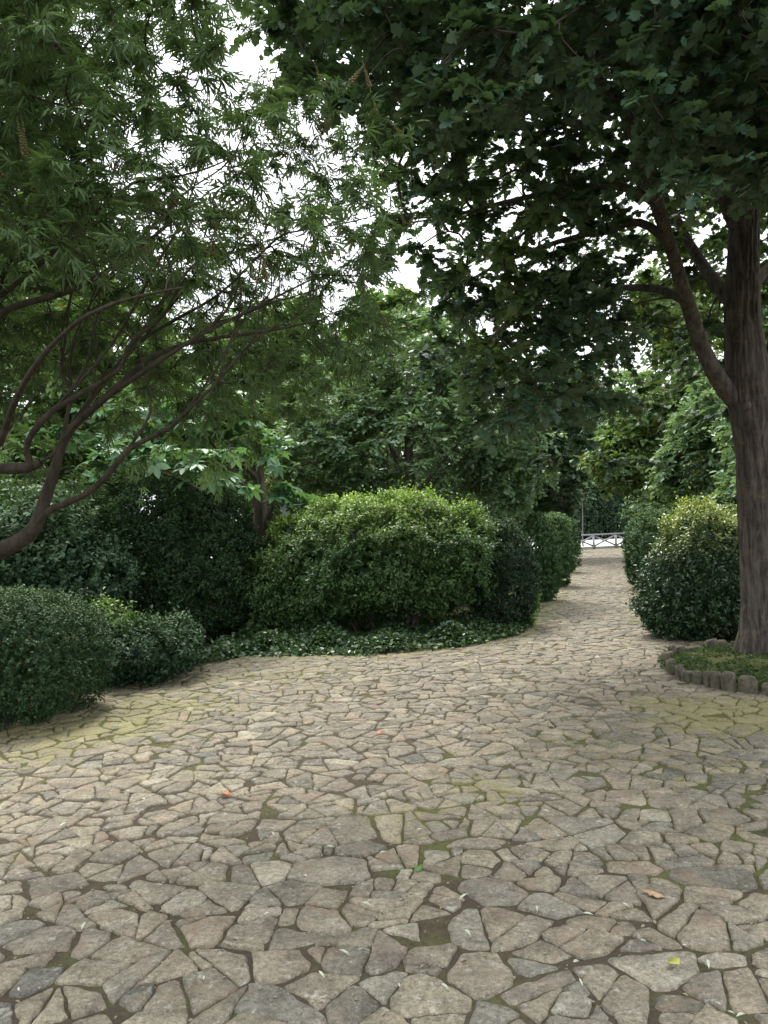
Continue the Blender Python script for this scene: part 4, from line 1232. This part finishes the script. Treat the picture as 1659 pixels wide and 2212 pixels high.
# fine litter and moss tufts in the joints
mb = MB(); n = 6000
P = np.c_[rng.uniform(-3, 5, n), 1.8 + rng.random(n) ** 1.3 * 8, np.full(n, .02)]
P = P[inside(P[:, :2])]; n = len(P)
leaves(mb, P, np.c_[rng.normal(size=(n, 2)), rng.normal(size=n) * .15], np.array([0, 0, 1.]) + rng.normal(size=(n, 3)) * .3, rng.uniform(.008, .022, n), OVAL, 0)
tag(mb.build('leaf_litter', M['crumb']), 'tiny dry crumbs of leaf litter over the paving', 'litter', kind='stuff')
mb = MB(); n = 26000
P = np.c_[rng.uniform(-5, 6, n), 1.8 + rng.random(n) * 10, np.full(n, .006)]
mv = mossval(P[:, :2]) * .8 + vnoise(P, 2.0, 5) * .55
P = P[(inside(P[:, :2])) & (mv > .52)]; n = len(P)
leaves(mb, P, np.c_[rng.normal(size=(n, 2)) * .9, np.full(n, .6)], rand_unit(n) + np.array([0, 0, .8]), rng.uniform(.008, .02, n), OVAL, rng.random(n) * .6)
tag(mb.build('moss_tufts', M['grass']), 'short moss and grass tufts growing in the paving joints', 'moss', kind='stuff')

# ------------------------------------------------------------------ light
sc = bpy.context.scene
w = bpy.data.worlds.new('World'); sc.world = w; w.use_nodes = True
nt = w.node_tree; nt.nodes.clear()
sky = nt.nodes.new('ShaderNodeTexSky'); sky.sky_type = 'NISHITA'; sky.sun_disc = False
SE, SR = RAD(60), RAD(-14)
sky.sun_elevation = SE; sky.sun_rotation = SR; sky.dust_density = 4.0; sky.air_density = 1.0; sky.ozone_density = 1.0
hs = nt.nodes.new('ShaderNodeHueSaturation'); hs.inputs['Saturation'].default_value = .22
bg = nt.nodes.new('ShaderNodeBackground'); bg.inputs[1].default_value = .15
wo = nt.nodes.new('ShaderNodeOutputWorld')
tcw = nt.nodes.new('ShaderNodeTexCoord'); cn = nt.nodes.new('ShaderNodeTexNoise'); cn.inputs['Scale'].default_value = 1.6; cn.inputs['Detail'].default_value = 4
nt.links.new(tcw.outputs['Generated'], cn.inputs['Vector'])
cloud = ramp(nt, cn.outputs[0], [(.3, (.80, .86, .94)), (.7, (.98, 1.0, 1.04))])
sp = nt.nodes.new('ShaderNodeSeparateXYZ'); nt.links.new(tcw.outputs['Generated'], sp.inputs[0])
grad = maprange(nt, sp.outputs[2], 0.0, 1.0, 6.6, 11.5)
cmb = nt.nodes.new('ShaderNodeCombineXYZ'); [nt.links.new(grad, cmb.inputs[q]) for q in range(3)]
cl8 = mixc(nt, 1.0, cloud, cmb.outputs[0], 'MULTIPLY')
nt.links.new(sky.outputs[0], hs.inputs['Color']); nt.links.new(mixc(nt, .78, hs.outputs[0], cl8), bg.inputs[0]); nt.links.new(bg.outputs[0], wo.inputs[0])
ld = bpy.data.lights.new('sun', 'SUN'); ld.energy = 2.4; ld.angle = RAD(20); ld.color = (1, .96, .90)
lo = bpy.data.objects.new('sun', ld); C.objects.link(lo)
az = SR
sd = Vector((math.sin(az) * math.cos(SE), math.cos(az) * math.cos(SE), math.sin(SE)))
lo.rotation_euler = sd.to_track_quat('Z', 'Y').to_euler()
lo.location = (0, 0, 30)

make_camera()
sc.view_settings.view_transform = 'Standard'; sc.view_settings.look = 'None'
sc.view_settings.exposure = 0.98; sc.view_settings.gamma = 1.0
cy = sc.cycles
cy.max_bounces = 6; cy.diffuse_bounces = 3; cy.glossy_bounces = 2; cy.transmission_bounces = 3; cy.transparent_max_bounces = 4
cy.caustics_reflective = False; cy.caustics_refractive = False
cy.use_denoising = True
